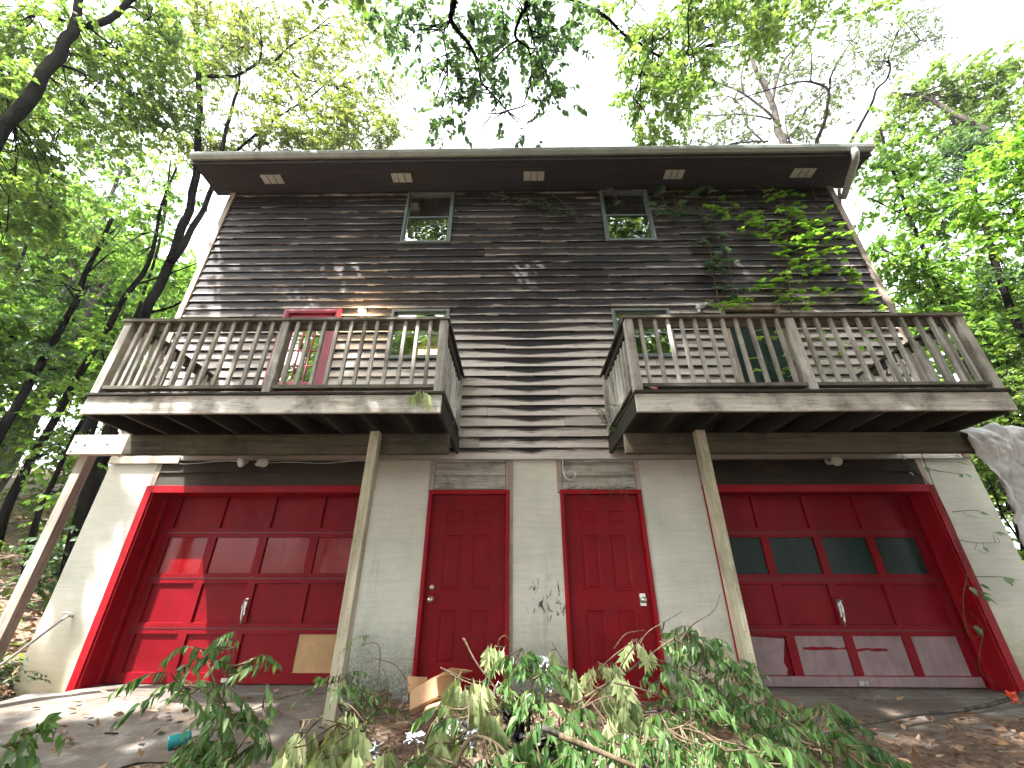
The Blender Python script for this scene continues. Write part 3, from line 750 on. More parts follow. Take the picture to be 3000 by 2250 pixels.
# ------------------------------------------------------------------ decks
def deck(x0, x1, bx0, bx1, left, label, posts, mids):
    D = -1.47; zb, zf = 2.582, 2.778; zfl = 2.815; zr = 3.75
    t = thing('wooden_deck', label, 'deck', ((x0+x1)/2, -.75, 0))
    seg = [x0]+mids+[x1]
    MB().box(x0, x1, D, D+.038, zb, zf).build('fascia_board', WXF, t, bevel=.003)
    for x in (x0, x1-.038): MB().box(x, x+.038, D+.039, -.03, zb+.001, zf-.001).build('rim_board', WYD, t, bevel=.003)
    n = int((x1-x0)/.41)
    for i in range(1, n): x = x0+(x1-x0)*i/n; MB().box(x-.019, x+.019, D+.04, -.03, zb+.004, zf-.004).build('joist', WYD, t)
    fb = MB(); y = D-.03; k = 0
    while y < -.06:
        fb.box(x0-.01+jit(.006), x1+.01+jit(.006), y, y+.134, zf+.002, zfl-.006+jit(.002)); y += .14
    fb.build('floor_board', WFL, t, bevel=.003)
    # posts of the railing
    ps = []
    pw = .092
    for x in (x0, x1-pw): ps.append((x, D+.0))
    for x in mids: ps.append((x-pw/2, D+.0))
    for (x, y) in ps: MB().box(x+.002, x+pw-.002, y-.002, y+pw, zfl+.001, zr-.038).build('rail_post', WZ, t, bevel=.004)
    for x in (x0, x1-pw): MB().box(x+.002, x+pw-.002, -.125, -.04, zfl+.001, zr-.038).build('rail_post', WZ, t, bevel=.004)
    # front top rail
    MB().box(x0-.02, x1+.02, D-.022, D+.118, zr-.036, zr).build('top_rail', WXD, t, bevel=.004)
    xsx = sorted([x for x, y in ps])
    for a, b in zip(xsx[:-1], xsx[1:]):
        MB().box(a+pw, b, D+.048, D+.086, zr-.12, zr-.038).build('sub_rail', WXD, t, bevel=.003)
        MB().box(a+pw, b, D+.006, D+.090, 2.868+jit(.004), 2.906).build('bottom_rail', WXD, t, bevel=.003)
        nb = 11
        for k in range(nb):
            x = a+pw+(b-a-pw)*(k+.62)/(nb+.24)+jit(.006); w_ = .0185
            bb = MB(); lean = jit(.006); tw = jit(.004)
            bb.v = []; z0_, z1_ = 2.907, zr-.037
            y0_ = D+.008
            for (zz, l_) in ((z0_, 0), (z1_, lean)):
                bb.v += [(x-w_+l_, y0_, zz), (x+w_+l_, y0_+tw, zz), (x+w_+l_, y0_+.037+tw, zz), (x-w_+l_, y0_+.037, zz)]
            bb.f = [(3, 2, 1, 0), (4, 5, 6, 7), (0, 1, 5, 4), (1, 2, 6, 5), (2, 3, 7, 6), (3, 0, 4, 7)]; bb.t = [.5]*6
            bb.build('baluster', WZ, t, bevel=.003)
    # side rails
    for sx in (x0, x1-pw):
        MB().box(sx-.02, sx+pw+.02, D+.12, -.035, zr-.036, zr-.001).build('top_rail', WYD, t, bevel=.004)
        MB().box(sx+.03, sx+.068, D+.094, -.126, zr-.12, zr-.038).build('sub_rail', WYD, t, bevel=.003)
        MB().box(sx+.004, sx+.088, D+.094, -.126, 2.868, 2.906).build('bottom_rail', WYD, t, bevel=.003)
        for k in range(8):
            y = D+.094+(1.25)*(k+.6)/8.2
            xx = sx+.004 if sx > x0 else sx+.05
            MB().box(xx, xx+.037, y, y+.037, 2.907, zr-.037).build('baluster', WZ, t, bevel=.003)
    # beam and posts under it
    MB().box(bx0, bx1, -.841, -.765, 2.346, 2.578).build('beam', WBM, t, bevel=.004)
    for (px, foot, matl, nm) in posts:
        MB().box(px-.052, px+.052, -.945, -.8425, foot, 2.576).build('post', matl, t, bevel=.005)
        for zz in (2.53, 2.42): MB().lathe((px+.005, -.945, zz), (0, -1, 0), [(0, .016), (.006, .016), (.01, .008), (.011, 0)], 8).build('bolt', MET, t)
        if nm:
            h = MB()
            for zz in np.arange(.3, 1.6, .17): h.lathe((px+.01+jit(.01), -.9448, zz), (0, -1, 0), [(0, .006), (.0006, .004), (.0007, 0)], 6)
            h.build('nail_hole', BLK, t)
    return t
dk1 = deck(-4.498, -.788, -4.505, -.786, True, 'left balcony deck with glazed red door behind its grey balusters', [(-1.615, -.35, WPO, 1)], [-2.64])
dk2 = deck(1.206, 4.969, 1.212, 5.55, False, 'right balcony deck overgrown with climbing vine behind its balusters', [(2.035, -.35, WPO, 1)], [3.05])
MB().box(-5.15, -4.507, -.843, -.765, 2.346, 2.577).build('beam_end', WPL, dk1, bevel=.004)
MB().box(-5.07+.0, -4.965, -.7635, -.66, -.1, 2.56).build('post', WTR, dk1, bevel=.005)
MB().box(5.42, 5.53, -.7635, -.66, -.3, 2.56).build('post', WZ, dk2, bevel=.005)
for (x, z) in ((-5.10, 2.50), (-5.11, 2.39), (-4.98, 2.46), (-4.72, 2.47)):
    MB().lathe((x, -.843, z), (0, -1, 0), [(0, .015), (.006, .015), (.01, .007), (.011, 0)], 8).build('bolt', MET, dk1)

# ------------------------------------------------------------------ lamps, cable, spigot, hose
pl = bpy.data.lights.new('bulb_light', 'POINT'); pl.energy = 3; pl.color = (1, .66, .35); pl.shadow_soft_size = .04
plo = bpy.data.objects.new('bulb_light', pl); COL.objects.link(plo); plo.location = (-2.43, -.22, 4.86)
wl = thing('wall_lamp', 'lit bare bulb wall lamp glowing beside the red balcony door', 'lamp', (-2.43, -.03, 4.86))
MB().lathe((-2.43, -.022, 4.93), (0, -1, 0), [(0, .05), (.015, .05), (.03, .035), (.05, .03), (.06, 0)], 14).build('lamp_base', MET, wl, smooth=True)
MB().tube([(-2.43, -.07, 4.93), (-2.43, -.11, 4.92), (-2.43, -.125, 4.90)], .018, 8).build('lamp_socket', MET, wl)
MB().lathe((-2.43, -.13, 4.905), (0, -.25, -1), [(0, .015), (.02, .02), (.05, .032), (.075, .034), (.098, .022), (.106, 0)], 14).build('bulb', BULB, wl, smooth=True)
gl_ = thing('wall_lamp', 'unlit grey flood lamp on the siding left of the vine draped patio door', 'lamp', (2.87, -.03, 4.87))
MB().lathe((2.87, -.022, 4.88), (0, -1, 0), [(0, .055), (.02, .055), (.03, .03), (.05, .025)], 14).build('lamp_base', MET, gl_, smooth=True)
for dx, s in ((-.05, -1), (.03, 1)):
    MB().lathe((2.87+dx*.4, -.07, 4.90), (s*.5, -.6, .35 if s > 0 else -.2), [(0, .022), (.04, .026), (.07, .04), (.10, .045), (.105, .035), (.106, 0)], 14).build('lamp_head', WHT if s < 0 else MET, gl_, smooth=True)
def flood(xs, y, z, label, cat_):
    f = thing('flood_lamp', label, cat_, (xs[0], y, z))
    MB().lathe((sum(xs)/len(xs), y, z), (0, -1, 0), [(0, .05), (.02, .05), (.03, .02), (.04, 0)], 12).build('lamp_base', WHT, f)
    for x in xs:
        s = 1 if x > sum(xs)/len(xs) else -1
        MB().tube([(sum(xs)/len(xs)+s*.02, y-.03, z), (x-s*.03, y-.07, z-.005)], .016, 8).build('lamp_arm', BLK, f)
        MB().lathe((x-s*.03, y-.07, z-.0), (s*.35, -.75, -.35), [(0, .02), (.03, .03), (.08, .058), (.10, .062), (.105, .05), (.107, 0)], 16).build('lamp_head', WHT, f, smooth=True)
flood([-3.56, -3.28], -.035, 2.47, 'twin white flood lamps above the left garage door', 'lamp')
flood([4.02], -.035, 2.47, 'single dull flood lamp in the shade above the right garage', 'lamp')
pts = [(-4.6+i*.19, -.038, 2.475-.012*math.sin(i*1.3)-.01*math.cos(i*.7)) for i in range(17)]
tag(MB().tube(pts, .005, 6).build('cable', WHT), 'thin white cable stretched along the wall above the left garage', 'cable')
tag(MB().tube([(.585, -.03, 2.50), (.575, -.05, 2.36), (.60, -.07, 2.26), (.66, -.07, 2.22), (.72, -.06, 2.26), (.735, -.06, 2.33)], .008, 8).build('wire_hook', WHT), 'white bent wire hook hanging from the boards over the right entry door', 'hook')
sp = thing('spigot', 'small garden tap on the left pier with a hose attached', 'tap', (-5.09, -.01, .70))
MB().tube([(-5.09, -.004, .70), (-5.09, -.07, .70), (-5.10, -.10, .67)], [.014, .014, .016], 8).build('tap_body', MET, sp)
MB().tube([(-5.16, -.07, .725), (-5.12, -.068, .735), (-5.06, -.068, .73)], .008, 6).build('tap_handle', MET, sp)
hp = [(-5.10, -.10, .67), (-5.16, -.16, .56), (-5.27, -.25, .38), (-5.40, -.38, .16), (-5.55, -.5, .03), (-5.8, -.62, .04), (-6.2, -.7, .12), (-6.9, -.5, .3)]
tag(MB().tube(hp, .013, 8).build('garden_hose', HOSE, smooth=True), 'mauve garden hose running down from the tap on the left pier', 'hose')

# ------------------------------------------------------------------ trees
def smooth_path(P, k=4):
    P = [Vector(p) for p in P]
    if len(P) < 3: return P
    out = []
    for i in range(len(P)-1):
        a, b, c, d = P[max(i-1, 0)], P[i], P[i+1], P[min(i+2, len(P)-1)]
        for j in range(k):
            t = j/k; out.append(.5*((2*b)+(-a+c)*t+(2*a-5*b+4*c-d)*t*t+(-a+3*b-3*c+d)*t**3))
    out.append(P[-1]); return out
def limb(path, Y0, Y1, w0, w1, nodes=None, wob=.02, to_ground=False):
    """a limb drawn through photograph pixels at distance Y0..Y1; widths in photograph pixels"""
    n = len(path); P = [at(u, v, Y0+(Y1-Y0)*i/(n-1)) for i, (u, v) in enumerate(path)]
    rr = [.36*(w0+(w1-w0)*i/(n-1))/F*depth(p) for i, p in enumerate(P)]
    if to_ground:
        d = P[0]-P[1]; 
        gx = P[0][0]+d[0]/abs(d[2])*P[0][2]*.6; gy = P[0][1]; gz = hz(gx, gy)-.3
        P = [np.array([gx, gy, gz])]+P; rr = [rr[0]*1.35]+rr
    Q = smooth_path(P); R = np.interp(np.linspace(0, 1, len(Q)), np.linspace(0, 1, len(rr)), rr)
    Q = [q+Vector((mnoise.noise(q*.9), mnoise.noise(q*.9+Vector((7, 7, 7))), 0))*float(r)*.8 for q, r in zip(Q, R)]
    R = [r*(1+.12*mnoise.noise(q*2.2)) for q, r in zip(Q, R)]
    if nodes is not None: nodes += [np.array(q) for q in Q]
    return Q, R
def foliage(parent, blobs, nodes, leafmat_, size=.13, per=14, twigmat=None, area=.055, shape='plain', L=.55, clump=.9, name='crown', down=.25, tw=1.0, keepc=.42):
    O = []; 
    Bt0 = []; Bt1 = []; Br = []
    nodes = np.array(nodes) if nodes is not None and len(nodes) else None
    for (c, r, cov, sq) in blobs:
        n = int(cov*math.pi*r*r*max(.5, sq)/area/(1-keepc)); 
        if n < 1: continue
        q = rng.normal(size=(n, 3)); q = unit(q)*(rng.random((n, 1))**.42)
        p = c+q*np.array([r, r*.75, r*sq])
        keep = np.array([mnoise.noise(Vector(x)*clump)+.55*mnoise.noise(Vector(x)*clump*2.6) for x in p])
        thr = np.quantile(keep, keepc); p = p[keep > thr]
        O.append(p)
        k = max(2, len(p)//9); idx = rng.choice(len(p), min(k, len(p)), replace=False)
        ends = p[idx]
        if nodes is not None:
            d = ((nodes[None]-c)**2).sum(-1)[0]; near = nodes[np.argsort(d)[:6]]
            hub = near[0]*.5+c*.5 if np.sqrt(d.min()) > r*.3 else c
            Bt0.append(near[rng.integers(0, len(near), 3)]); Bt1.append(hub+rng.normal(size=(3, 3))*r*.25); Br.append(np.full(3, .028*tw*max(.6, r/1.5)))
            roots = np.concatenate([Bt1[-1], near[:1]])
        else: roots = np.array([c])
        a = roots[rng.integers(0, len(roots), len(ends))]
        Bt0.append(a); Bt1.append(ends); Br.append(np.full(len(ends), .014*tw))
    O = np.concatenate(O); n = len(O)
    ctr = np.concatenate([np.repeat(b[0][None], 1, 0) for b in blobs]).mean(0)
    D = unit(rng.normal(size=(n, 3))*np.array([1, 1, .45])+np.array([0, 0, -down]))
    Ln = L*rng.uniform(.6, 1.3, n); E = O+D*Ln[:, None]; E[:, 2] -= Ln*.15
    t = np.linspace(.12, 1, per)[None, :, None]
    P = O[:, None]+(E-O)[:, None]*t; 
    sd = unit(np.cross(D, np.array([0, 0, 1.0])+rng.normal(size=(n, 3))*.3))[:, None]*np.where(np.arange(per) % 2, 1, -1)[None, :, None]
    LD = unit(sd*.9+D[:, None]*.55+rng.normal(size=(n, per, 3))*.35+np.array([0, 0, -.3]))
    N = unit(np.array([0, 0, 1.0])+rng.normal(size=(n, per, 3))*.55)
    tint = np.clip(rng.normal(.5, .2, (n, per))+rng.normal(0, .14, (n, 1)), 0, 1)
    V, Q, T = leaves(P.reshape(-1, 3), LD.reshape(-1, 3), N.reshape(-1, 3), (size*rng.uniform(.6, 1.25, n*per)), shape, .2, .15, 1.1, tint.ravel())
    np_mesh(name, V, Q, T, leafmat_, parent)
    tws = [ribs(O, E, np.full(n, .006*tw), np.full(n, .002*tw), .1)]
    b0 = np.concatenate(Bt0); b1 = np.concatenate(Bt1); br = np.concatenate(Br)
    tws.append(ribs(b0, b1, br, br*.35, .25, 4))
    V, Q, T = cat(tws); np_mesh('branches', V, Q, T, twigmat or BK_D, parent)
def px_blob(u, v, Y, rpx, cov, sq=.8):
    c = at(u, v, Y); return (c, rpx/F*depth(c), cov, sq)
def tree(name, label, group, barkm, leafm, limbs, blobs, base=None, **kw):
    nodes = []; L = []
    for l in limbs:
        L.append(limb(*l[:5], nodes=nodes, to_ground=len(l) > 5 and l[5]))
    b = L[0][0][0] if L else Vector(base)
    t = thing(name, label, 'tree', (b.x, b.y, b.z), group)
    for i, (q, r) in enumerate(L):
        MB().tube(q, list(r), 10 if i == 0 else 7).build('trunk' if i == 0 else 'limb', barkm, t, smooth=True)
    foliage(t, [px_blob(*x) for x in blobs], nodes, leafm, twigmat=barkm, **kw)
    return t
GT = 'woodland trees around the house'
# left: big dark leaning tree whose limbs cross the upper left corner
tree('oak_tree', 'near dark trunk leaning in from the left edge and forking at upper left', GT, BK_D, LF_MID,
     [([(-260, 900), (-120, 620), (0, 400), (70, 310), (150, 190), (205, 95), (222, 50), (223, -60)], -.8, .4, 62, 26, True),
      ([(212, 75), (262, 76), (320, 55), (365, 15), (420, -30)], .1, .6, 30, 20),
      ([(28, 345), (26, 290), (20, 240), (-20, 262)], -.2, .2, 14, 9), ([(205, 62), (110, 40), (60, 15), (20, -20)], .3, .9, 8, 4),
      ([(130, 215), (180, 150), (230, 160), (320, 130)], .2, 1.4, 9, 4)],
     [(60, 90, .6, 190, .75), (330, 160, 1.2, 190, .95), (420, 40, 1.0, 150, .85), (90, 330, .4, 150, .8), (240, 300, 1.4, 170, .9), (430, 260, 2.2, 130, .65), (20, 560, .6, 150, 1.2), (150, 470, 1.0, 120, .7), (330, 420, 2.0, 100, .7), (-150, 300, 0, 260, 1.1), (30, 180, 1.5, 170, .8), (500, 150, 2.2, 120, .9), (380, 330, 2.6, 130, .8), (120, 620, 1.2, 130, .9), (520, 330, 2.8, 90, .6), (20, 760, 1.2, 110, 1.0)], size=.12, area=.05)
# left: double stem rising beside and above the left roof corner
tree('maple_tree', 'tall crooked double stemmed tree rising behind the left roof corner', GT, BK_D, LF_YEL,
     [([(300, 1350), (352, 1150), (420, 935), (470, 830), (505, 750), (545, 640), (568, 540), (578, 440), (583, 330), (584, 225), (574, 150), (572, 70), (580, -20)], 3, 4.2, 42, 13, True),
      ([(500, 770), (548, 700), (585, 630), (622, 545), (648, 440), (672, 340), (700, 250), (705, 195)], 3.2, 4.4, 26, 8),
      ([(584, 222), (640, 224), (690, 222), (735, 200), (760, 182), (800, 184), (850, 135), (905, 100), (965, 50)], 3.9, 4.6, 14, 5),
      ([(760, 182), (768, 130), (765, 92)], 4.1, 4.2, 8, 4), ([(800, 184), (870, 225), (930, 240), (1000, 250), (1090, 205)], 4.2, 4.8, 7, 3),
      ([(690, 445), (760, 385), (830, 335), (920, 275), (1010, 200)], 4.4, 5.5, 12, 4), ([(445, 915), (500, 900), (540, 880), (600, 855)], 3.3, 3.2, 12, 6)],
     [(600, 60, 4, 120, .8), (730, 90, 4.2, 130, .85), (860, 110, 4.5, 130, .6), (640, 330, 4, 90, .45), (900, 300, 4.8, 130, .55), (1030, 330, 5, 120, .9), (820, 420, 4.8, 100, 1.3), (960, 420, 5, 120, 1.5), (1080, 390, 5.2, 80, 1.0), (690, 430, 4.6, 60, 1.0), (520, 180, 3.6, 110, .8), (500, 380, 3.6, 110, .4), (1090, 60, 4.6, 120, .6), (1000, 150, 4.8, 100, .6), (760, 300, 4.5, 90, .5), (1100, 250, 5, 100, .5), (1140, 380, 5.2, 60, .6), (580, 420, 4, 70, 1.0), (700, 170, 4, 120, .7), (880, 200, 4.6, 110, .6)], size=.115, area=.045)
# slim and stout trunks of the hillside wood on the left
tree('slim_tree', 'long slim dark trunk leaning right behind the left balcony post', GT, BK_D, LF_BRI,
     [([(45, 1450), (140, 1270), (255, 1060), (350, 905), (430, 775), (455, 700), (475, 600), (515, 490)], 3.4, 4.6, 30, 7, True), ([(410, 830), (500, 800), (580, 770)], 3.9, 3.9, 9, 4)],
     [(430, 640, 4.4, 110, .8), (330, 760, 4.4, 110, .8), (500, 560, 4.4, 60, .6), (250, 930, 4, 80, .5), (190, 1290, 5, 90, .9), (80, 1330, 5, 90, .9), (260, 1330, 5, 70, .9), (540, 850, 4.2, 60, .5)], size=.12)
tree('ivy_clad_tree', 'dark ivy clad trunk at the far left below the pale one', GT, BK_D, LF_DRK,
     [([(-60, 1400), (0, 1275), (50, 1180), (115, 1070), (160, 990), (220, 880), (260, 780), (330, 640)], 2.6, 4.0, 36, 14, True)],
     [(140, 1020, 3.0, 55, 1.6), (100, 1100, 2.9, 40, 1.2), (180, 940, 3.3, 45, 1.1), (60, 820, 3.4, 130, .7), (300, 600, 4.2, 120, .5)], size=.10)
tree('grey_tree', 'lighter grey bare trunk crossing the left edge of the wood', GT, BK_G, LF_BRI,
     [([(-80, 1230), (0, 1112), (70, 1010), (115, 950), (180, 865), (248, 775), (300, 640), (360, 480)], 4.5, 6.5, 26, 12, True)],
     [(110, 760, 5.5, 140, 1.0), (260, 700, 6, 110, .9), (380, 500, 6.5, 100, .55), (40, 920, 5, 110, .9)], size=.14)
tree('stout_tree', 'stout grey barked trunk deep in the left wood', GT, BK_G, LF_MID,
     [([(-30, 1480), (60, 1300), (120, 1170), (175, 1080), (230, 950), (290, 810), (330, 700)], 8, 10, 50, 26, True), ([(200, 1020), (260, 900), (300, 860), (345, 760)], 8.5, 9.5, 24, 10)],
     [(180, 640, 10, 160, 1.0), (340, 640, 10, 120, .8), (60, 660, 9.5, 130, .9), (200, 820, 9.5, 140, .8), (90, 1000, 9, 120, .8)], size=.17, area=.09)
tree('pale_tree', 'pale thin trunk slanting up through the gap at upper left', GT, BK_P, LF_GRY,
     [([(20, 1000), (90, 760), (150, 640), (180, 590), (235, 510), (285, 445), (380, 330), (480, 200), (560, 90)], 10, 13, 20, 12, True), ([(420, 560), (470, 440), (540, 330), (620, 230)], 12, 13, 16, 8)],
     [(300, 400, 12, 120, .5), (160, 560, 12, 110, .6), (450, 300, 13, 100, .45), (620, 200, 13, 110, .4), (560, 450, 12, 60, .5)], size=.17, area=.09)
tree('sapling', 'thin dark sapling between the slim trunk and the double stem', GT, BK_D, LF_BRI,
     [([(300, 1180), (370, 1000), (420, 860), (470, 700), (490, 560), (500, 470)], 5, 6, 14, 6, True)], [(480, 600, 6, 60, .5), (420, 780, 5.5, 60, .5), (500, 480, 6, 60, .5)], size=.11)
tree('sapling', 'thin straight dark sapling at the far left edge of the wood', GT, BK_D, LF_BRI,
     [([(-40, 980), (20, 860), (70, 740), (100, 600), (120, 470)], 4, 5, 15, 7, True)], [(60, 640, 5, 70, .5), (120, 520, 5, 70, .5), (20, 800, 4.5, 60, .6)], size=.11)
tree('dark_tree', 'dark stem standing close behind the left end of the beam', GT, BK_D, LF_BRI,
     [([(235, 1480), (262, 1400), (300, 1290), (345, 1180), (380, 1060), (405, 960)], 1.7, 2.4, 32, 20, True)],
     [(350, 1180, 2.6, 60, .6), (300, 1330, 2.6, 50, .8), (200, 1230, 2.8, 70, .7)], size=.10)
tree('young_tree', 'slim young stem low in the left wood with bright leaves', GT, BK_D, LF_BRI,
     [([(110, 1500), (150, 1420), (205, 1300), (260, 1200), (310, 1110), (340, 1000)], 2.6, 3.6, 20, 8, True)],
     [(230, 1130, 3, 70, .9), (320, 1000, 3.3, 70, .8), (160, 1340, 3, 80, .9), (60, 1180, 3.4, 70, .6), (250, 1430, 2.6, 50, .9), (450, 880, 3.6, 50, .6)], size=.11)
# overhead boughs at top centre
tree('overhanging_oak', 'oak boughs with dark hanging leaves above the middle of the roof', GT, BK_D, LF_DRK,
     [([(1310, -420), (1325, -200), (1330, -20), (1326, 30), (1322, 60), (1345, 95), (1375, 130), (1400, 185), (1410, 240), (1450, 285), (1485, 325)], -1.6, -.3, 30, 4),
      ([(1540, -200), (1542, 0), (1528, 40), (1510, 90), (1515, 115), (1545, 140), (1558, 185), (1555, 245)], -1.4, -.6, 18, 4),
      ([(1322, 60), (1300, 100), (1312, 180), (1311, 240)], -.9, -.7, 10, 3), ([(1515, 118), (1480, 140), (1450, 175)], -1, -.8, 9, 4),
      ([(1542, 30), (1560, 110), (1585, 180), (1600, 210)], -1.1, -.7, 7, 3)],
     [(1360, 50, -.9, 95, .7), (1480, 60, -1, 120, .75), (1600, 60, -.8, 120, .65), (1330, 170, -.7, 75, .75), (1440, 160, -.7, 90, .6), (1560, 160, -.7, 110, .6), (1330, 300, -.5, 80, .45), (1450, 270, -.5, 70, .3), (1590, 210, -.6, 60, .8), (1580, 310, -.4, 70, .65), (1460, 360, -.3, 40, .3), (1240, 60, -.8, 80, .3), (1120, 110, -.6, 90, .4), (1250, 350, -.3, 50, .5), (1150, 30, -.8, 100, .6), (1640, 150, -.6, 80, .6), (1700, 40, -.8, 70, .5), (1640, 300, -.4, 50, .45), (1300, 350, -.4, 60, .5), (1560, 400, -.3, 45, .5), (1380, 240, -.6, 80, .7), (1240, 180, -.7, 70, .3), (1400, 400, -.3, 50, .25)], size=.115, clump=1.5, area=.045, L=.5, down=.6)
tree('overhanging_maple', 'bright leafy bough hanging above the roof right of centre', GT, BK_D, LF_MID,
     [([(1500, -260), (1600, -60), (1690, 5), (1770, 45), (1820, 95), (1870, 125), (1930, 165), (1980, 175), (2030, 150)], -1.0, 1.8, 16, 6),
      ([(2060, -80), (2020, 20), (2018, 100), (2015, 150), (1980, 240), (1910, 200)], -.6, 1, 9, 3), ([(1980, 20), (1900, 110), (1840, 175)], .2, .4, 5, 3), ([(1960, 90), (1890, 180), (1860, 290)], .4, .5, 5, 2)],
     [(1880, 60, .3, 110, .55), (2050, 50, .6, 130, 1.2), (1960, 160, .8, 130, 1.1), (1850, 230, .8, 75, .9), (1930, 310, 1, 110, 1.6), (2020, 240, 1.2, 90, 1.0), (1900, 400, 1.2, 65, 1.4), (2180, 60, 1, 130, 1.2), (2320, 70, 1.2, 90, .9), (2230, 150, 1.4, 60, .9), (2470, 10, 1, 90, .6), (2600, 30, 1, 50, .6), (1760, 50, .2, 60, .5), (1820, 120, .5, 50, .5), (2290, 10, 1, 100, 1.0)], size=.12, area=.05)
# sparse crooked tree above the right roof
tree('crooked_pine', 'sparse crooked pale trunked tree behind the right part of the roof', GT, BK_G, LF_GRY,
     [([(2330, 560), (2300, 440), (2282, 390), (2268, 320), (2235, 240), (2205, 190), (2210, 120)], 6.5, 7.2, 34, 12, True),
      ([(2290, 420), (2330, 380), (2370, 310), (2420, 270), (2500, 210)], 6.6, 7, 10, 4), ([(2262, 300), (2285, 200), (2330, 140), (2385, 80), (2400, 0)], 6.8, 7.2, 14, 5),
      ([(2290, 370), (2250, 330), (2180, 275), (2100, 240), (2030, 207)], 6.6, 6.0, 12, 5), ([(2180, 275), (2172, 230), (2185, 160), (2178, 100)], 6.4, 6.4, 9, 4),
      ([(2240, 420), (2190, 370), (2170, 310), (2130, 282), (2060, 290), (1990, 330)], 6.4, 6, 8, 3), ([(2260, 350), (2180, 335), (2080, 338), (2000, 330)], 6.6, 6.3, 8, 3),
      ([(2250, 415), (2160, 420), (2080, 435), (2000, 420)], 6.4, 6.2, 8, 4), ([(2315, 430), (2302, 340), (2330, 250), (2380, 170)], 6.7, 7.4, 7, 3)],
     [(2130, 330, 6.4, 110, .22), (2230, 230, 6.8, 110, .3), (2330, 200, 7, 120, .3), (2080, 210, 6.2, 80, .3), (2300, 400, 6.8, 90, .55), (2400, 330, 7, 90, .45), (2150, 410, 6.5, 90, .5), (2450, 250, 7, 80, .3), (2040, 390, 6.3, 70, .5)], size=.12, area=.05, tw=1.1, clump=1.2)
tree('twisted_pine', 'dark twisting bare limbed tree at the right end of the gutter', GT, BK_D, LF_GRY,
     [([(2370, 560), (2392, 430), (2412, 370), (2425, 310), (2428, 268), (2400, 248), (2350, 240), (2270, 258), (2160, 292)], 4.6, 5.4, 16, 4, True),
      ([(2428, 268), (2440, 210), (2480, 140), (2510, 105)], 5, 5.4, 9, 3), ([(2375, 240), (2378, 160), (2360, 110)], 5.1, 5.3, 6, 3),
      ([(2460, 560), (2487, 430), (2525, 360), (2556, 300), (2570, 260), (2600, 230), (2608, 190), (2605, 165), (2640, 80), (2720, 25)], 4.8, 5.6, 13, 4, True), ([(2605, 180), (2550, 180)], 5.2, 5.2, 6, 3), ([(2612, 175), (2680, 130), (2740, 90)], 5.2, 5.5, 6, 3)],
     [(2660, 90, 5.4, 80, .8), (2720, 110, 5.4, 50, .6), (2560, 170, 5.2, 90, .45), (2480, 110, 5.3, 80, .35), (2620, 200, 5.3, 60, .4), (2440, 190, 5.3, 60, .3), (2540, 60, 5.3, 60, .25)], size=.10, area=.045, clump=1.5)
# right hand wood
tree('leaning_tree', 'right hand tree with a grey trunk leaning left into the canopy', GT, BK_G, LF_MID,
     [([(3250, 900), (3100, 620), (2950, 425), (2870, 370), (2800, 335), (2740, 300), (2680, 280), (2620, 270)], 2.5, 3.4, 34, 8, True)],
     [(2700, 260, 3.4, 90, .9), (2790, 290, 3.4, 110, 1.2), (2900, 240, 3.2, 130, 1.4), (2960, 320, 3, 120, 1.3), (2640, 330, 3.8, 80, 1.0), (2760, 400, 3.4, 100, 1.3), (2880, 180, 3.3, 70, .6), (2600, 400, 4, 80, 1.0)], size=.12)
tree('ivy_covered_tree', 'dense dark ivy mass hanging in the right hand canopy', GT, BK_D, LF_DRK,
     [([(2960, 900), (2900, 700), (2850, 540), (2820, 420), (2790, 340)], 2.2, 2.6, 24, 10, True)],
     [(2830, 430, 2.4, 60, 2.2), (2800, 500, 2.3, 55, 2.2), (2860, 500, 2.4, 50, 2.0), (2780, 420, 2.4, 40, 1.8), (2890, 620, 2.3, 60, 1.0), (2950, 800, 2.2, 80, 1.0)], size=.09, area=.03)
tree('sunlit_maple', 'brightest yellow green leafy tree at the right edge', GT, BK_D, LF_SUN,
     [([(3200, 1100), (3120, 900), (3050, 700), (3000, 520), (2980, 400)], .6, 1.0, 22, 9, True)],
     [(2960, 430, .8, 85, 1.7), (2920, 520, .7, 90, 1.8), (2980, 600, .7, 100, 1.8), (2850, 590, .9, 60, 1.4), (3050, 480, .6, 110, 1.4), (2960, 690, .9, 70, 1.2)], size=.105, area=.035)
tree('green_maple', 'broad green maple filling the gap right of the house wall', GT, BK_D, LF_BRI,
     [([(2900, 1300), (2820, 1050), (2740, 820), (2660, 620), (2610, 480), (2580, 380)], 2.6, 3.4, 20, 8, True), ([(2740, 820), (2640, 760), (2540, 700)], 2.8, 2.8, 7, 3), ([(2550, 580), (2620, 615), (2700, 650)], 3, 3, 6, 4)],
     [(2600, 500, 3.2, 110, 1.5), (2700, 480, 3.4, 100, 1.1), (2640, 620, 3, 120, 1.4), (2760, 640, 3.2, 120, 1.2), (2600, 760, 2.8, 100, 1.4), (2720, 800, 2.9, 120, 1.5), (2840, 780, 2.8, 120, 1.4), (2950, 900, 2.6, 120, 1.4), (2860, 950, 2.6, 110, 1.4), (2720, 880, 2.8, 80, 1.5), (2960, 1050, 2.4, 100, 1.4)], size=.12)
tree('fern_leaved_tree', 'pale green feathery tree low at the right edge beyond the deck', GT, BK_D, LF_MID,
     [([(3000, 1650), (2990, 1450), (2960, 1250), (2930, 1100), (2900, 980)], 2.0, 2.6, 10, 5, True)],
     [(2920, 1180, 2.2, 90, 1.3), (2980, 1120, 2.3, 90, 1.3), (2940, 1020, 2.3, 80, 1.2), (2930, 1380, 1.8, 80, .9), (2970, 1500, 1.6, 80, .9), (2900, 1300, 2, 60, 1.0), (3000, 1300, 2, 80, 1.0)], size=.085, area=.025)
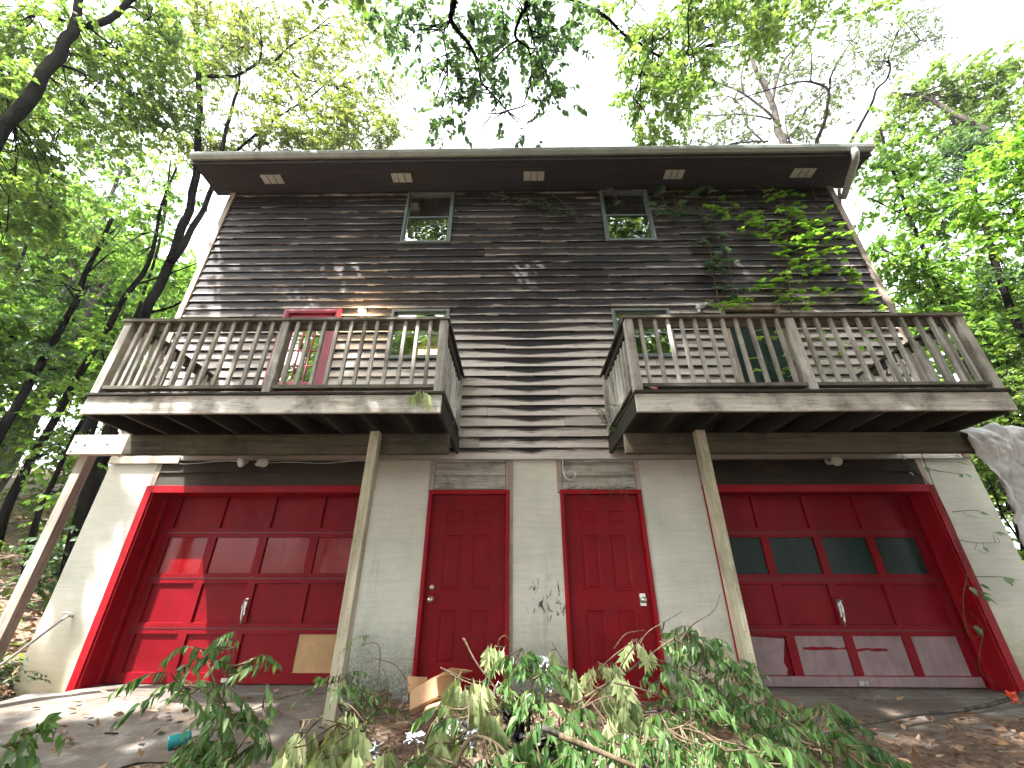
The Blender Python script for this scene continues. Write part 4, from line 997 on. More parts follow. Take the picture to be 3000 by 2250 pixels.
# generic broadleaf, copied for the far wood and for the canopy over the yard behind the camera
def generic(name, label, h, cr, n, seed, leafm, barkm, cat_='tree'):
    global rng
    rs = rng; rng = np.random.default_rng(seed); random.seed(seed)
    t = thing(name, label, cat_, (0, 0, 0), GT)
    p = [(0, 0, -.5)]; x = y = 0
    for k in range(1, 8): x += jit(.25); y += jit(.25); p.append((x, y, h*.9*k/7))
    q = smooth_path(p); R = np.linspace(.02*h+.04, .03, len(q)); MB().tube(q, list(R), 9).build('trunk', barkm, t, smooth=True)
    nodes = [np.array(v) for v in q[len(q)//3:]]
    lm = MB(); bl = []
    for k in range(n):
        f = .32+.68*k/n; an = k*2.4+jit(.5); rad = cr*(1-.55*abs(f-.6)/.4)*random.uniform(.55, 1); s = np.array(q[int(f*.9*(len(q)-1))])
        e = s+np.array([math.cos(an)*rad, math.sin(an)*rad, random.uniform(.1, .25)*h*.6]); m_ = (s+e)/2+np.array([jit(.3), jit(.3), -.2])
        pp = smooth_path([s, m_, e]); lm = MB().tube(pp, list(np.linspace(.012*h*(1-f*.6), .02, len(pp))), 6); lm.build('limb', barkm, t, smooth=True)
        nodes += [np.array(v) for v in pp[3:]]
        bl.append((e*.8+s*.2, cr*random.uniform(.42, .6), 1.5, .75))
    foliage(t, bl, nodes, leafm, size=.19, per=12, area=.085, twigmat=barkm)
    rng = rs
    return t
def copy_tree(o, loc, rz, sc, label):
    c = o.copy(); COL.objects.link(c); c.location = loc; c.rotation_euler = (0, 0, rz); c.scale = (sc,)*3; c['label'] = label
    for ch in o.children:
        d = ch.copy(); COL.objects.link(d); d.parent = c
    return c
ga = generic('woodland_tree', 'bushy green tree low behind the left balcony', 12, 3.4, 13, 3, LF_BRI, BK_D)
gb2 = generic('woodland_tree', 'bright bushy tree filling the left background', 14, 3.6, 14, 5, LF_BRI, BK_G)
spots = [(ga, -13, 9, .7, 1.0, 'leafy green tree on the left slope behind the slim trunks'), (gb2, -19, 14, 2, 1.15, 'bright leafy tree high on the left slope'),
         (ga, -26, 12, 4, 1.3, 'tall tree at the far left beyond the grey trunks'), (gb2, -16, 21, 5, 1.3, 'hazy green tree farthest up the left slope'),
         (gb2, -11.5, 14, 1, .9, 'leafy tree seen between the house corner and the double stem'), (ga, -20, 5, 3, .9, 'dark leafy tree at the left edge of the slope'),
         (ga, -33, 24, 2.2, 1.6, 'distant tall tree closing the view on the left'), (gb2, -25, 28, 4.4, 1.6, 'distant bright tree behind the left slope'),
         (gb2, 13, 9, .4, 1.0, 'bright tree behind the broad maple on the right'), (ga, 19, 10, 1.9, 1.2, 'darker tree deep in the right hand wood'),
         (gb2, 17, 3.5, 3.1, .85, 'leafy tree low at the right beyond the deck'), (ga, 14, 16, 2.7, 1.1, 'green tree behind the right hand maples'),
         (ga, 26, 5, 5, 1.2, 'tall tree beyond the right edge of the yard'), (gb2, 22, 20, 1.2, 1.5, 'distant tree closing the view on the right'),
         (ga, 10.5, 5.5, .2, .55, 'low bushy tree just behind the right wall'),
         (gb2, -10.5, 8.5, .9, .62, 'small bushy tree behind the left balcony railing'), (ga, -14.5, 4.2, 2.9, .62, 'small bushy tree among the left trunks'), (gb2, -23, 8, 3.7, 1.2, 'broad tree behind the leaning grey trunk'),
         (ga, -18, 17, 1.3, 1.45, 'tall green tree up the middle of the left slope'), (gb2, -30, 17, .3, 1.5, 'tall bright tree at the far left of the slope'),
         # behind the camera: these shade the wall and stand in the window reflections
         (ga, -4.5, -9.5, 1.0, 1.25, 'tall shade tree behind the viewer on the left'), (gb2, 1.5, -8.2, 3.2, 1.2, 'tall shade tree right behind the viewer'),
         (ga, 7.0, -9.0, 4.1, 1.3, 'tall shade tree behind the viewer on the right'), (gb2, -9.5, -14, 5.2, 1.3, 'tree across the yard behind the viewer'),
         (ga, 0.5, -16, .6, 1.3, 'tree on the far side of the yard'), (gb2, 12, -15, 2.1, 1.3, 'tree at the far right corner of the yard'), (gb2, -16, -7, 2.1, 1.0, 'tree at the left side of the yard'), (ga, 14, -5, 2.4, 1.1, 'tree at the right side of the yard')]
for i, (p, x, y, rz, s_, lab) in enumerate(spots):
    copy_tree(p, (x, y, hz(x, y)-.1), rz, s_, lab)
ga.location = (-9.2, 17, hz(-9.2, 17)-.1); ga['label'] = 'leafy tree rising behind the back left of the house'
gb2.location = (9.5, 18, hz(9.5, 18)-.1); gb2['label'] = 'leafy tree rising behind the back right of the house'
# unseen crown over the yard, leaf clumps placed to shade wall and driveway
yt = thing('shade_oak', 'unseen oak crown over the yard, shaped to shade the wall', 'tree', (-2, -10.5, -.6), GT)
tp = smooth_path([(-2, -10.5, -1), (-2.2, -10.2, 4), (-2.0, -9, 8), (-2.5, -7.6, 11), (-3.2, -6.5, 13.5)]); MB().tube(tp, list(np.linspace(.38, .12, len(tp))), 12).build('trunk', BK_D, yt, smooth=True)
nd = [np.array(v) for v in tp[6:]]
for e in ((-7, -4.6, 12.2), (1.2, -4.8, 12), (-4.5, -3.6, 13.5), (-1, -3.2, 14.5), (4.5, -5.5, 11.5)):
    pp = smooth_path([tp[9], (np.array(tp[9])+np.array(e))/2+np.array([0, 0, .8]), e]); MB().tube(pp, list(np.linspace(.12, .03, len(pp))), 7).build('limb', BK_D, yt, smooth=True); nd += [np.array(v) for v in pp]
foliage(yt, [(np.array(c), r, cv, .45) for c, r, cv in (((-5.9, -4.9, 12.3), 1.8, 2.4), ((-4.2, -4.0, 13), 2.0, 3.0), ((-1.6, -3.9, 13.6), 2.2, 3.2), ((-3.3, -2.9, 11.6), 1.7, 2.6), ((-.4, -2.9, 11.8), 1.7, 2.4), ((1.0, -4.4, 12.6), 2.2, 2.6), ((3.6, -5.2, 12), 2.2, 1.8), ((-3, -6.4, 14), 2.2, 1.8), ((0, -6.8, 14), 2.2, 1.6), ((-8.3, -7.0, 12.3), 1.4, 2.4), ((-10.2, -7.2, 12.0), 1.3, 1.8), ((-9.6, -6.1, 12.1), .9, 2.6), ((-8.2, -5.9, 12.1), .85, 2.8), ((-6.9, -6.0, 12.1), 1.1, 2.6), ((-6.4, -2.6, 11.8), 1.0, 2.6), ((-5.1, -2.5, 11.8), 1.0, 2.8), ((-3.8, -2.5, 11.8), 1.0, 2.8), ((-5.9, -3.2, 10.6), .9, 3.0), ((-4.6, -3.3, 11.0), 1.0, 3.0), ((-6.9, -3.3, 11.0), .7, 2.4), ((1.5, -3.0, 12), 1.4, 2.2), ((3.4, -3.2, 12), 1.3, 1.6), ((-10.9, -5.6, 12), .9, 1.5), ((-7.2, -2.7, 11.5), .8, 1.4), ((3, -6.8, 13.5), 2, 1.4))], nd, LF_MID, size=.16, per=13, area=.075, keepc=.25)

foliage(yt, [(np.array(c), .40, 3.0, .5) for c in ((-10.15, -4.6, 12), (-9.75, -4.2, 12), (-9.35, -3.8, 12), (-9.0, -3.35, 12))], nd, LF_MID, size=.13, per=12, area=.03, keepc=.15, L=.22, name='pier_shade_leaves')  # unseen leaf clumps added along the sun's path to shade the left pier
# shrubs on the left bank and by the piers
def shrub(label, x, y, r, h, leafm, n=60, size=.09, cat_='shrub', name='shrub'):
    z = hz(x, y); t = thing(name, label, cat_, (x, y, z)); P0 = []; P1 = []
    for k in range(10):
        P0.append((x+jit(.06), y+jit(.06), z-.05)); P1.append((x+jit(r*.7), y+jit(r*.5), z+h*random.uniform(.5, .95)))
    v, q, T = ribs(np.array(P0), np.array(P1), np.full(10, .012), np.full(10, .004), .1, 4); np_mesh('stem', v, q, T, BK_T, t)
    foliage(t, [(np.array((x, y, z+h*.55)), r, n*.04/(math.pi*r*r), h/r*.55)], None, leafm, size=size, per=11, area=.04, L=.28, name='leaves', tw=.6, keepc=.2)
    return t
for (lab, x, y, r, h, m_, n) in (('dark leafy shrub on the bank left of the pier', -7.4, 2.2, .9, 1.3, LF_DRK, 220), ('broad shrub higher up the left bank', -9.6, 4.5, 1.3, 1.8, LF_MID, 330),
        ('ferny shrub just beside the left pier', -6.6, 3.4, .7, 1.3, LF_DRK, 160), ('shrub at the far left behind the leaning timber post', -9.5, 1.5, 1.0, 1.3, LF_MID, 240), ('shrub under the left trees far up the slope', -13, 7, 1.8, 2.4, LF_MID, 420),
        ('small pale shrub on bare soil behind the left timber post', -7.2, .9, .32, .35, LF_GRY, 40), ('leafy shrub behind the right pier', 7.0, 1.6, .8, 1.6, LF_BRI, 220), ('taller shrub at the right edge behind the wrapped post', 8.0, 3.0, 1.1, 2.2, LF_MID, 300)):
    shrub(lab, x, y, r, h, m_, n)
shrub('low ivy clump at the foot of the left pier', -5.55, -.25, .42, .26, LF_GRY, 130, .05, 'ivy', 'ivy_clump'); shrub('low green weeds left of the hose', -6.3, .1, .5, .3, LF_BRI, 90, .06, 'weeds', 'weed_clump')

# ------------------------------------------------------------------ climbers on the wall
def climber(name, label, stems, clusters, leafm, size, shape='ivy', tri=True, rs=1.0, out=(.06, .22), cat_='vine', dn=.25, wid=1.15):
    b = at(*stems[0][0], -.03); t = thing(name, label, cat_, tuple(b), 'climbers on the right half of the wall')
    nodes = []
    for st in stems:
        pp = [at(u, v, -.05-.02*math.sin(i*2.1)) for i, (u, v) in enumerate(st)]
        pp = smooth_path(pp); nodes += [np.array(p) for p in pp]
        MB().tube(pp, list(np.linspace(.009*rs, .004*rs, len(pp))), 5).build('stem', BK_T, t, smooth=True)
    P = []; Dn = []; Nn = []; Tn = []; Sz = []; A = []; B = []
    nodes = np.array(nodes)
    for (u, v, k, r) in clusters:
        for _ in range(k):
            y = -random.uniform(*out); c = at(u+random.gauss(0, r), v+random.gauss(0, r*.8), y)
            a = nodes[np.argmin(((nodes-c)**2).sum(1))]; A.append(a); B.append(c)
            base = np.array([random.gauss(0, .5), -1, random.gauss(-dn, .2)]); base /= np.linalg.norm(base); s = np.cross(base, [0, 0, 1]); tt = min(1, max(0, random.gauss(.5, .22)))
            for j, ang in enumerate((0, 1.25, -1.25) if tri else (0,)):
                d = base*math.cos(ang)+s*math.sin(ang); P.append(c+d*.01); Dn.append(d+np.array([0, 0, random.gauss(-.05, .12)])); Nn.append([random.gauss(0, .25), random.gauss(-.25, .25), 1]); Tn.append(tt); Sz.append(size*random.uniform(.7, 1.15)*(1 if j == 0 else .88))
    V, Q, T = leaves(np.array(P), np.array(Dn), np.array(Nn), np.array(Sz), shape, .15, .15, wid, np.array(Tn)); np_mesh('leaves', V, Q, T, leafm, t)
    V, Q, T = ribs(np.array(A), np.array(B), np.full(len(A), .0035), np.full(len(A), .0015), -.2); np_mesh('leaf_stalks', V, Q, T, BK_T, t)
kud = [(2093, 598), (2120, 612), (2150, 622), (2175, 632), (2200, 640), (2230, 640), (2255, 648), (2195, 660), (2215, 680), (2245, 690), (2280, 565), (2300, 570), (2335, 580), (2255, 588), (2330, 605), (2300, 605), (2310, 628), (2340, 630), (2345, 650), (2370, 655), (2300, 668), (2330, 690), (2360, 680), (2290, 705), (2340, 705), (2390, 700), (2420, 675), (2400, 640), (2450, 670), (2485, 700), (2450, 640), (2370, 730), (2280, 745), (2320, 745), (2375, 750), (2425, 750), (2410, 700), (2460, 735), (2480, 770), (2490, 790), (2400, 770), (2330, 777), (2395, 785), (2350, 800), (2265, 815), (2320, 812), (2250, 820), (2480, 810), (2510, 815), (2530, 850), (2340, 850), (2400, 855), (2290, 870), (2320, 870), (2440, 860), (2540, 885), (2340, 885), (2570, 905), (2200, 840), (2210, 855), (2100, 885), (2150, 890), (2180, 885), (2140, 900)]
climber('climbing_vine', 'bright green broad leaved vine spreading over the right upper wall',
        [[(2330, 1120), (2325, 1000), (2318, 900), (2310, 800), (2302, 720), (2310, 660), (2295, 610), (2280, 570), (2262, 545), (2242, 515), (2246, 490)], [(2600, 1100), (2570, 920), (2520, 830), (2470, 740), (2430, 660), (2400, 610)], [(2310, 700), (2260, 680), (2200, 645), (2150, 622), (2093, 598)], [(2320, 860), (2400, 800), (2450, 750)], [(2365, 515), (2385, 568), (2402, 600), (2414, 624)], [(2200, 500), (2206, 540), (2236, 553)], [(2384, 545), (2420, 550), (2446, 566)]],
        [(u, v, 4 if v > 600 else 3, 16) for u, v in kud]+[(2250, 1000, 4, 25), (2300, 1080, 5, 30), (2400, 990, 4, 30), (2450, 1060, 4, 30), (2200, 1060, 3, 20), (2520, 1000, 4, 25), (2580, 1080, 5, 30)], LF_KUD, .095)
climber('hanging_ivy', 'dull green five leaved creeper hanging in a strand beside the patio door', [[(2110, 900), (2095, 830), (2085, 760), (2075, 690), (2062, 620), (2058, 560)], [(2150, 870), (2140, 800), (2125, 720), (2100, 650)]],
        [(2040, 712, 3, 8), (2070, 705, 3, 8), (2085, 690, 3, 9), (2110, 690, 3, 8), (2095, 735, 4, 10), (2120, 730, 3, 8), (2070, 765, 4, 9), (2100, 770, 4, 9), (2130, 770, 4, 9), (2065, 800, 4, 8), (2100, 795, 4, 9), (2130, 805, 3, 8), (2105, 840, 4, 9), (2135, 835, 3, 8), (2165, 845, 3, 8), (2070, 625, 3, 9), (2060, 650, 3, 8), (2090, 660, 3, 8), (2110, 670, 2, 8), (2150, 870, 3, 10)], LF_IVY, .10, 'ovate', True, out=(.04, .16), dn=.8, wid=1.5)
climber('creeping_ivy', 'dark ivy trailing along the boards between the two upper windows', [[(1450, 572), (1500, 580), (1560, 595), (1620, 612), (1695, 632)], [(1690, 630), (1640, 585), (1590, 545)]],
        [(1450+i*12, 572+i*3.1, 5, 9) for i in range(20)]+[(1590, 545, 1, 5), (1620, 570, 1, 5)], LF_IVY, .075, 'ivy', False, out=(.03, .12), dn=.7)
climber('window_vine', 'sparse vine leaves around the right upper window', [[(1985, 625), (1950, 600), (1935, 550), (1920, 510), (1880, 480), (1965, 470)], [(1815, 595), (1780, 550), (1765, 535)], [(1985, 625), (1960, 500), (1985, 512)]],
        [(1775, 537, 1, 3), (1790, 555, 1, 3), (1815, 592, 1, 4), (1935, 565, 2, 4), (1935, 547, 2, 4), (1930, 515, 2, 4), (1925, 502, 1, 4), (1945, 530, 2, 6), (1985, 510, 2, 4), (1970, 470, 1, 4), (1900, 600, 2, 6), (1940, 615, 4, 9), (1975, 630, 6, 10), (1890, 488, 1, 3), (2030, 570, 3, 8), (2060, 560, 3, 8), (2085, 555, 2, 5), (2000, 610, 4, 9)], LF_IVY, .10, 'ivy', True, out=(.05, .2))
climber('pier_vine', 'thin brown vine running down the right edge of the right garage frame', [[(2640, 1330), (2705, 1400), (2745, 1450), (2775, 1520), (2810, 1600), (2850, 1680), (2885, 1770), (2940, 1880), (2995, 1990)], [(2700, 1330), (2740, 1430), (2800, 1560), (2835, 1680)], [(2835, 1680), (2822, 1750), (2828, 1830), (2850, 1870), (2880, 1840), (2840, 1790)], [(2800, 1580), (2860, 1590), (2930, 1590)], [(2790, 1500), (2860, 1495), (2900, 1510)], [(2850, 1690), (2930, 1690), (2990, 1700)], [(2880, 1860), (2870, 1960), (2930, 2010)]],
        [(2860, 1720, 4, 10), (2880, 1745, 2, 6), (2858, 1830, 2, 5), (2820, 1390, 2, 8), (2840, 1500, 2, 14), (2900, 1570, 2, 12), (2950, 1690, 2, 10), (2780, 1340, 2, 8), (2660, 1380, 1, 6), (2870, 1600, 2, 12), (2710, 1380, 3, 10), (2640, 1340, 2, 10)], LF_FAL, .10, 'ovate', False, rs=.55, out=(.03, .1), dn=.6)
climber('deck_sprig', 'small leafy sprig hanging off the left corner of the right deck', [[(1790, 1270), (1775, 1230), (1765, 1205), (1745, 1198)], [(1810, 1190), (1822, 1170)]], [(1748, 1200, 2, 4), (1765, 1210, 3, 5), (1775, 1235, 4, 7), (1785, 1255, 3, 6), (1812, 1180, 3, 6), (1800, 1190, 1, 4)], LF_FAL, .075, 'ovate', True, out=(.5, .9))

# ------------------------------------------------------------------ storm debris in front of the doors
def branch_pile(name, label, stems, sprays, leafm, size, shape='ovate', per=14, L=.24, group='broken branches heaped before the doors', hang=1.0, width=1.0, cat_='fallen branch', bk=None):
    """stems: (pixels, Y0, Y1, w0, w1); sprays: (u, v, Y, radius px, count)"""
    nodes = []; SS = [limb(*s, nodes=nodes) for s in stems]
    b = SS[0][0][0]; t = thing(name, label, cat_, (b.x, b.y, b.z), group); size *= .76 if shape != 'oak' else 1
    for q, r in SS: MB().tube(q, list(r), 7).build('stem', bk or BK_T, t, smooth=True)
    O = []
    for (u, v, Y, r, n) in sprays:
        for _ in range(n):
            yy = Y+random.gauss(0, .12); p = at(u+random.gauss(0, r*.55), v+random.gauss(0, r*.5), yy); g0 = hz(p[0], p[1])
            if p[2] < g0+.05: p[2] = g0+random.uniform(.05, .15)
            O.append(p)
    O = np.array(O); n = len(O); nodes = np.array(nodes)
    A = nodes[np.argmin(((nodes[None]-O[:, None])**2).sum(-1), axis=1)]
    D = unit(rng.normal(size=(n, 3))*np.array([1, .7, .25])+np.array([0, -.15, .1])); Ln = L*rng.uniform(.7, 1.3, n)
    tt = np.linspace(.08, 1, per)[None, :, None]
    E = O+D*Ln[:, None]
    P = O[:, None]+(E-O)[:, None]*tt; P[..., 2] -= (tt[..., 0]**2)*Ln[:, None]*.55
    LD = unit(np.array([0, 0, -hang])+D[:, None]*.45+rng.normal(size=(n, per, 3))*(.32 if shape != 'oak' else .22)*np.array([1, 1, .6]))
    N = unit(rng.normal(size=(n, per, 3))*np.array([.8, .5, .3])+np.array([0, -1.0, .5]))
    tint = np.clip(rng.normal(.5, .24, (n, per))+rng.normal(0, .1, (n, 1)), 0, 1)
    if shape == 'oak': V, Q, T = oak_leaves(P.reshape(-1, 3), LD.reshape(-1, 3), N.reshape(-1, 3), size*rng.uniform(.6, 1.15, n*per), tint.ravel())
    else: V, Q, T = leaves(P.reshape(-1, 3), LD.reshape(-1, 3), N.reshape(-1, 3), size*rng.uniform(.6, 1.2, n*per), shape, .42, .10, width*.82, tint.ravel())
    V[:, 2] = np.maximum(V[:, 2], -.6)
    np_mesh('leaves', V, Q, T, leafm, t, smooth=True)
    V, Q, T = cat([ribs(A, O, np.full(n, .006), np.full(n, .003), -.25, 4)]+[ribs(P[:, k], P[:, k+3], np.full(n, .0028), np.full(n, .0018), 0) for k in range(0, per-3, 3)])
    np_mesh('twigs', V, Q, T, bk or BK_T, t)
    return t
branch_pile('fallen_branch', 'upright leafy green branch in front of the left garage', [([(655, 2235), (650, 2150), (640, 2060), (620, 1970), (585, 1900)], -2.3, -2.2, 12, 4), ([(645, 2080), (670, 1980), (690, 1880)], -2.3, -2.2, 6, 3), ([(640, 2100), (740, 2080), (860, 2030), (960, 2010)], -2.3, -1.9, 7, 3), ([(645, 2060), (560, 2010), (500, 2050)], -2.3, -2.3, 5, 2)],
            [(575, 1890, -2.25, 32, 2), (620, 1920, -2.2, 35, 3), (690, 1870, -2.2, 30, 2), (735, 1920, -2.2, 30, 2), (780, 1960, -2.2, 30, 2), (510, 1960, -2.3, 28, 2), (500, 2040, -2.3, 35, 2), (570, 2010, -2.3, 40, 4), (650, 2060, -2.3, 55, 6), (720, 2110, -2.3, 50, 6), (600, 2170, -2.4, 55, 6), (690, 2190, -2.4, 55, 6), (560, 2220, -2.5, 30, 3), (780, 2180, -2.3, 35, 3), (640, 2130, -2.3, 40, 4)], LF_FAL, .085, L=.2)
branch_pile('fallen_branch', 'thin leafy twig crossing behind the left timber post', [([(780, 2060), (860, 2035), (960, 2005), (1010, 1985)], -1.7, -1.5, 5, 3), ([(1095, 2060), (1110, 1960), (1112, 1900), (1092, 1882), (1060, 1892)], -1.4, -1.3, 5, 2), ([(1100, 1930), (1160, 1950), (1200, 2010)], -1.4, -1.3, 3, 2), ([(1135, 2040), (1130, 1980), (1120, 1960)], -1.4, -1.4, 4, 2)],
            [(1000, 1985, -1.6, 25, 6), (1030, 2010, -1.5, 22, 5), (950, 1995, -1.6, 22, 4), (1080, 1858, -1.3, 5, 1), (1120, 2080, -1.4, 30, 5), (1095, 2030, -1.4, 18, 3)], LF_FAL, .07, L=.17, per=8)
branch_pile('fallen_branch', 'large green branch sweeping down over the right heap', [([(1690, 2060), (1760, 2015), (1850, 1960), (1930, 1900), (2010, 1850)], -1.9, -1.6, 12, 5), ([(1800, 2000), (1880, 2020), (1980, 2060), (2100, 2120)], -1.9, -1.8, 9, 4), ([(1900, 1930), (2020, 1960), (2120, 2020), (2250, 2110)], -1.7, -1.7, 8, 3), ([(1870, 1895), (1900, 1850), (1960, 1815), (2000, 1790)], -1.6, -1.5, 4, 2)],
            [(1960, 1870, -1.6, 45, 7), (2020, 1870, -1.6, 45, 8), (2090, 1910, -1.6, 50, 9), (2150, 1960, -1.6, 50, 9), (2200, 2020, -1.7, 55, 10), (2060, 1990, -1.7, 60, 10), (1960, 1960, -1.7, 55, 8), (2130, 2080, -1.8, 65, 10), (2020, 2080, -1.8, 60, 9), (2260, 2090, -1.8, 55, 8)], LF_FAL, .085, L=.22)
branch_pile('fallen_branch', 'lower right green branch reaching toward the driveway', [([(2400, 2250), (2405, 2200), (2380, 2150), (2320, 2105), (2260, 2070)], -2.3, -1.9, 9, 4), ([(2405, 2190), (2440, 2160), (2480, 2150)], -2.3, -2.2, 5, 3)],
            [(2290, 2150, -2.1, 60, 9), (2390, 2120, -2.1, 50, 7), (2450, 2200, -2.3, 45, 7), (2530, 2230, -2.3, 40, 6), (2340, 2220, -2.3, 60, 9), (2400, 2060, -2.0, 30, 4), (2560, 2180, -2.2, 20, 2), (2200, 2200, -2.3, 65, 10), (2600, 2260, -2.4, 30, 4)], LF_FAL, .09, L=.22)
branch_pile('fallen_branch', 'bottom right heap of drooping green leaves', [([(1640, 2155), (1730, 2190), (1820, 2228), (1920, 2270)], -2.5, -2.6, 24, 16), ([(1820, 2225), (1930, 2150), (2040, 2120)], -2.5, -2.3, 9, 4)],
            [(1920, 2190, -2.4, 65, 10), (2040, 2200, -2.4, 65, 11), (2130, 2230, -2.5, 60, 9), (1980, 2130, -2.2, 60, 9), (1830, 2160, -2.3, 50, 6), (1780, 2240, -2.5, 50, 6)], LF_FAL, .09, L=.22)
branch_pile('fallen_branch', 'green leafy branch hanging in the middle before the pier', [([(1500, 2170), (1540, 2080), (1560, 1990), (1530, 1900)], -2.0, -1.8, 9, 4), ([(1540, 2090), (1620, 2060), (1680, 2110)], -2.0, -2.0, 6, 3)],
            [(1535, 1910, -1.8, 30, 5), (1500, 1930, -1.8, 22, 3), (1560, 1960, -1.9, 35, 6), (1570, 2050, -2.0, 50, 9), (1620, 2120, -2.1, 55, 10), (1560, 2150, -2.2, 55, 9), (1680, 2120, -2.1, 45, 7), (1480, 2030, -2.0, 28, 4), (1700, 2200, -2.3, 55, 8), (1600, 2210, -2.3, 55, 9)], LF_FAL, .105, L=.2, per=9)
branch_pile('fallen_branch', 'green leaves at the bottom edge below the cardboard box', [([(1330, 2250), (1350, 2200), (1385, 2160), (1450, 2180), (1500, 2230)], -2.6, -2.5, 24, 14), ([(1370, 2140), (1375, 2050), (1372, 2010)], -2.4, -2.2, 9, 6)],
            [(1470, 2220, -2.6, 50, 8), (1400, 2240, -2.6, 40, 5), (1240, 2230, -2.5, 40, 5), (1520, 2250, -2.6, 40, 5), (1330, 2120, -2.2, 30, 3)], LF_FAL, .105, L=.2, per=9)
# things on the decks
dbt = thing('dead_vine_tangle', 'tangle of dry stems caught between the lintel boards and the right entry door', 'dry stems', (1.0, -.03, 2.12))
q0 = np.column_stack([rng.uniform(.6, 1.5, 46), np.full(46, -.05), np.full(46, 2.128)]); q1 = q0+np.column_stack([rng.normal(0, .08, 46), rng.uniform(-.03, .0, 46), np.where(rng.random(46) < .22, -rng.uniform(.05, .28, 46), rng.uniform(-.01, .035, 46))])
V, Q, T = ribs(q0, q1, np.full(46, .004), np.full(46, .0015), .3); np_mesh('stems', V, Q, T, BK_T, dbt)
rt = thing('red_tipped_stick', 'white stick with a red knob lying on the right deck edge', 'stick', tuple(at(1900, 1138, -1.42)))
MB().tube([at(1885, 1131, -1.43), at(1905, 1133, -1.44), at(1925, 1140, -1.45)], .012, 8).build('shaft', WHT, rt, smooth=True)
MB().lathe(at(1922, 1138, -1.47), (0, 0, 1), [(-.016, 0), (-.011, .012), (0, .016), (.011, .012), (.016, 0)], 10).build('knob', ORNG, rt, smooth=True)
# wilted oak sprigs, pale undersides hanging
for lab, stem, sp in (('wilted pale oak sprig drooping over the cardboard box', [([(1360, 1870), (1392, 1935), (1440, 2000), (1480, 2070)], -1.9, -2.0, 6, 4), ([(1290, 1955), (1340, 1985), (1410, 2015), (1490, 2045)], -1.8, -2.0, 5, 3)], [(1375, 1975, -1.9, 18, 3), (1395, 2010, -1.9, 22, 4), (1350, 1990, -1.9, 14, 2), (1430, 2060, -2.0, 22, 3), (1445, 2100, -2.0, 20, 2)]),
        ('single wilted oak sprig hanging before the left entry door', [([(1495, 1880), (1480, 1862), (1462, 1875), (1460, 1895)], -1.8, -1.8, 4, 2)], [(1465, 1895, -1.8, 9, 2)]),
        ('wilted pale oak sprig below the cardboard box', [([(1380, 2150), (1330, 2110), (1290, 2090)], -2.1, -2.1, 5, 3)], [(1290, 2095, -2.1, 20, 3), (1320, 2120, -2.1, 18, 3), (1255, 2190, -2.3, 25, 3), (1310, 2200, -2.4, 22, 2)]),
        ('wilted oak sprig hanging before the middle pier', [([(1690, 2000), (1660, 1950), (1622, 1890), (1618, 1880)], -1.8, -1.8, 5, 2)], [(1622, 1895, -1.8, 8, 2), (1670, 1965, -1.8, 12, 2)]),
        ('pale wilted oak leaves before the right entry door', [([(1690, 2050), (1740, 1980), (1800, 1920), (1870, 1870)], -1.75, -1.65, 8, 3)], [(1755, 1935, -1.7, 18, 3), (1780, 1975, -1.7, 24, 4), (1860, 1885, -1.65, 9, 2), (1750, 2010, -1.7, 22, 3)]),
        ('wilted pale sprig on the right end of the left deck edge', [([(1205, 1145), (1230, 1142), (1250, 1138)], -1.5, -1.5, 4, 2)], [(1238, 1140, -1.5, 6, 1)]),
        ('pale wilted oak leaves on the right heap', [([(1700, 2080), (1780, 2040), (1870, 2060)], -1.9, -1.8, 8, 3)], [(1800, 2010, -1.8, 24, 4), (1840, 2060, -1.85, 24, 4), (1800, 2090, -1.9, 20, 3), (1820, 2170, -2.2, 22, 3)]),
        ('wilted pale oak foliage at the foot of the left timber post', [([(1140, 2240), (1090, 2150), (1030, 2070), (990, 2060)], -2.3, -2.1, 6, 3), ([(1090, 2150), (960, 2110), (880, 2110)], -2.3, -2.3, 5, 2)], [(1020, 2085, -2.1, 25, 5), (1045, 2150, -2.2, 28, 5), (1000, 2170, -2.3, 28, 5), (950, 2150, -2.3, 26, 4), (890, 2140, -2.4, 26, 5), (860, 2200, -2.5, 26, 4)]),
        ('wilted oak foliage lying along the bottom edge left of centre', [([(1280, 2245), (1180, 2225), (1060, 2200), (960, 2215)], -2.5, -2.6, 7, 4)], [(940, 2215, -2.6, 30, 5), (1030, 2225, -2.6, 30, 4), (820, 2245, -2.6, 25, 3), (1110, 2235, -2.6, 28, 3), (1200, 2215, -2.5, 28, 3)])):
    branch_pile('wilted_oak_sprig', lab, stem, [(u, v, Y, r_*1.5, max(2, round(n*.75))) for u, v, Y, r_, n in sp], LF_WLT, .19, 'oak', 3, .09, 'wilted oak sprigs in the debris', 2.6, .68)
branch_pile('leafy_sprig', 'close leafy sprig poking in at the bottom left corner', [([(-60, 2330), (20, 2240), (80, 2170), (120, 2130)], -3.4, -3.4, 7, 3)], [(110, 2135, -3.4, 16, 2), (60, 2160, -3.4, 22, 3), (20, 2190, -3.4, 25, 3), (50, 2230, -3.4, 30, 3)], LF_FAL, .075, L=.1, per=6, group='leafy sprigs', hang=.5, width=1.2)
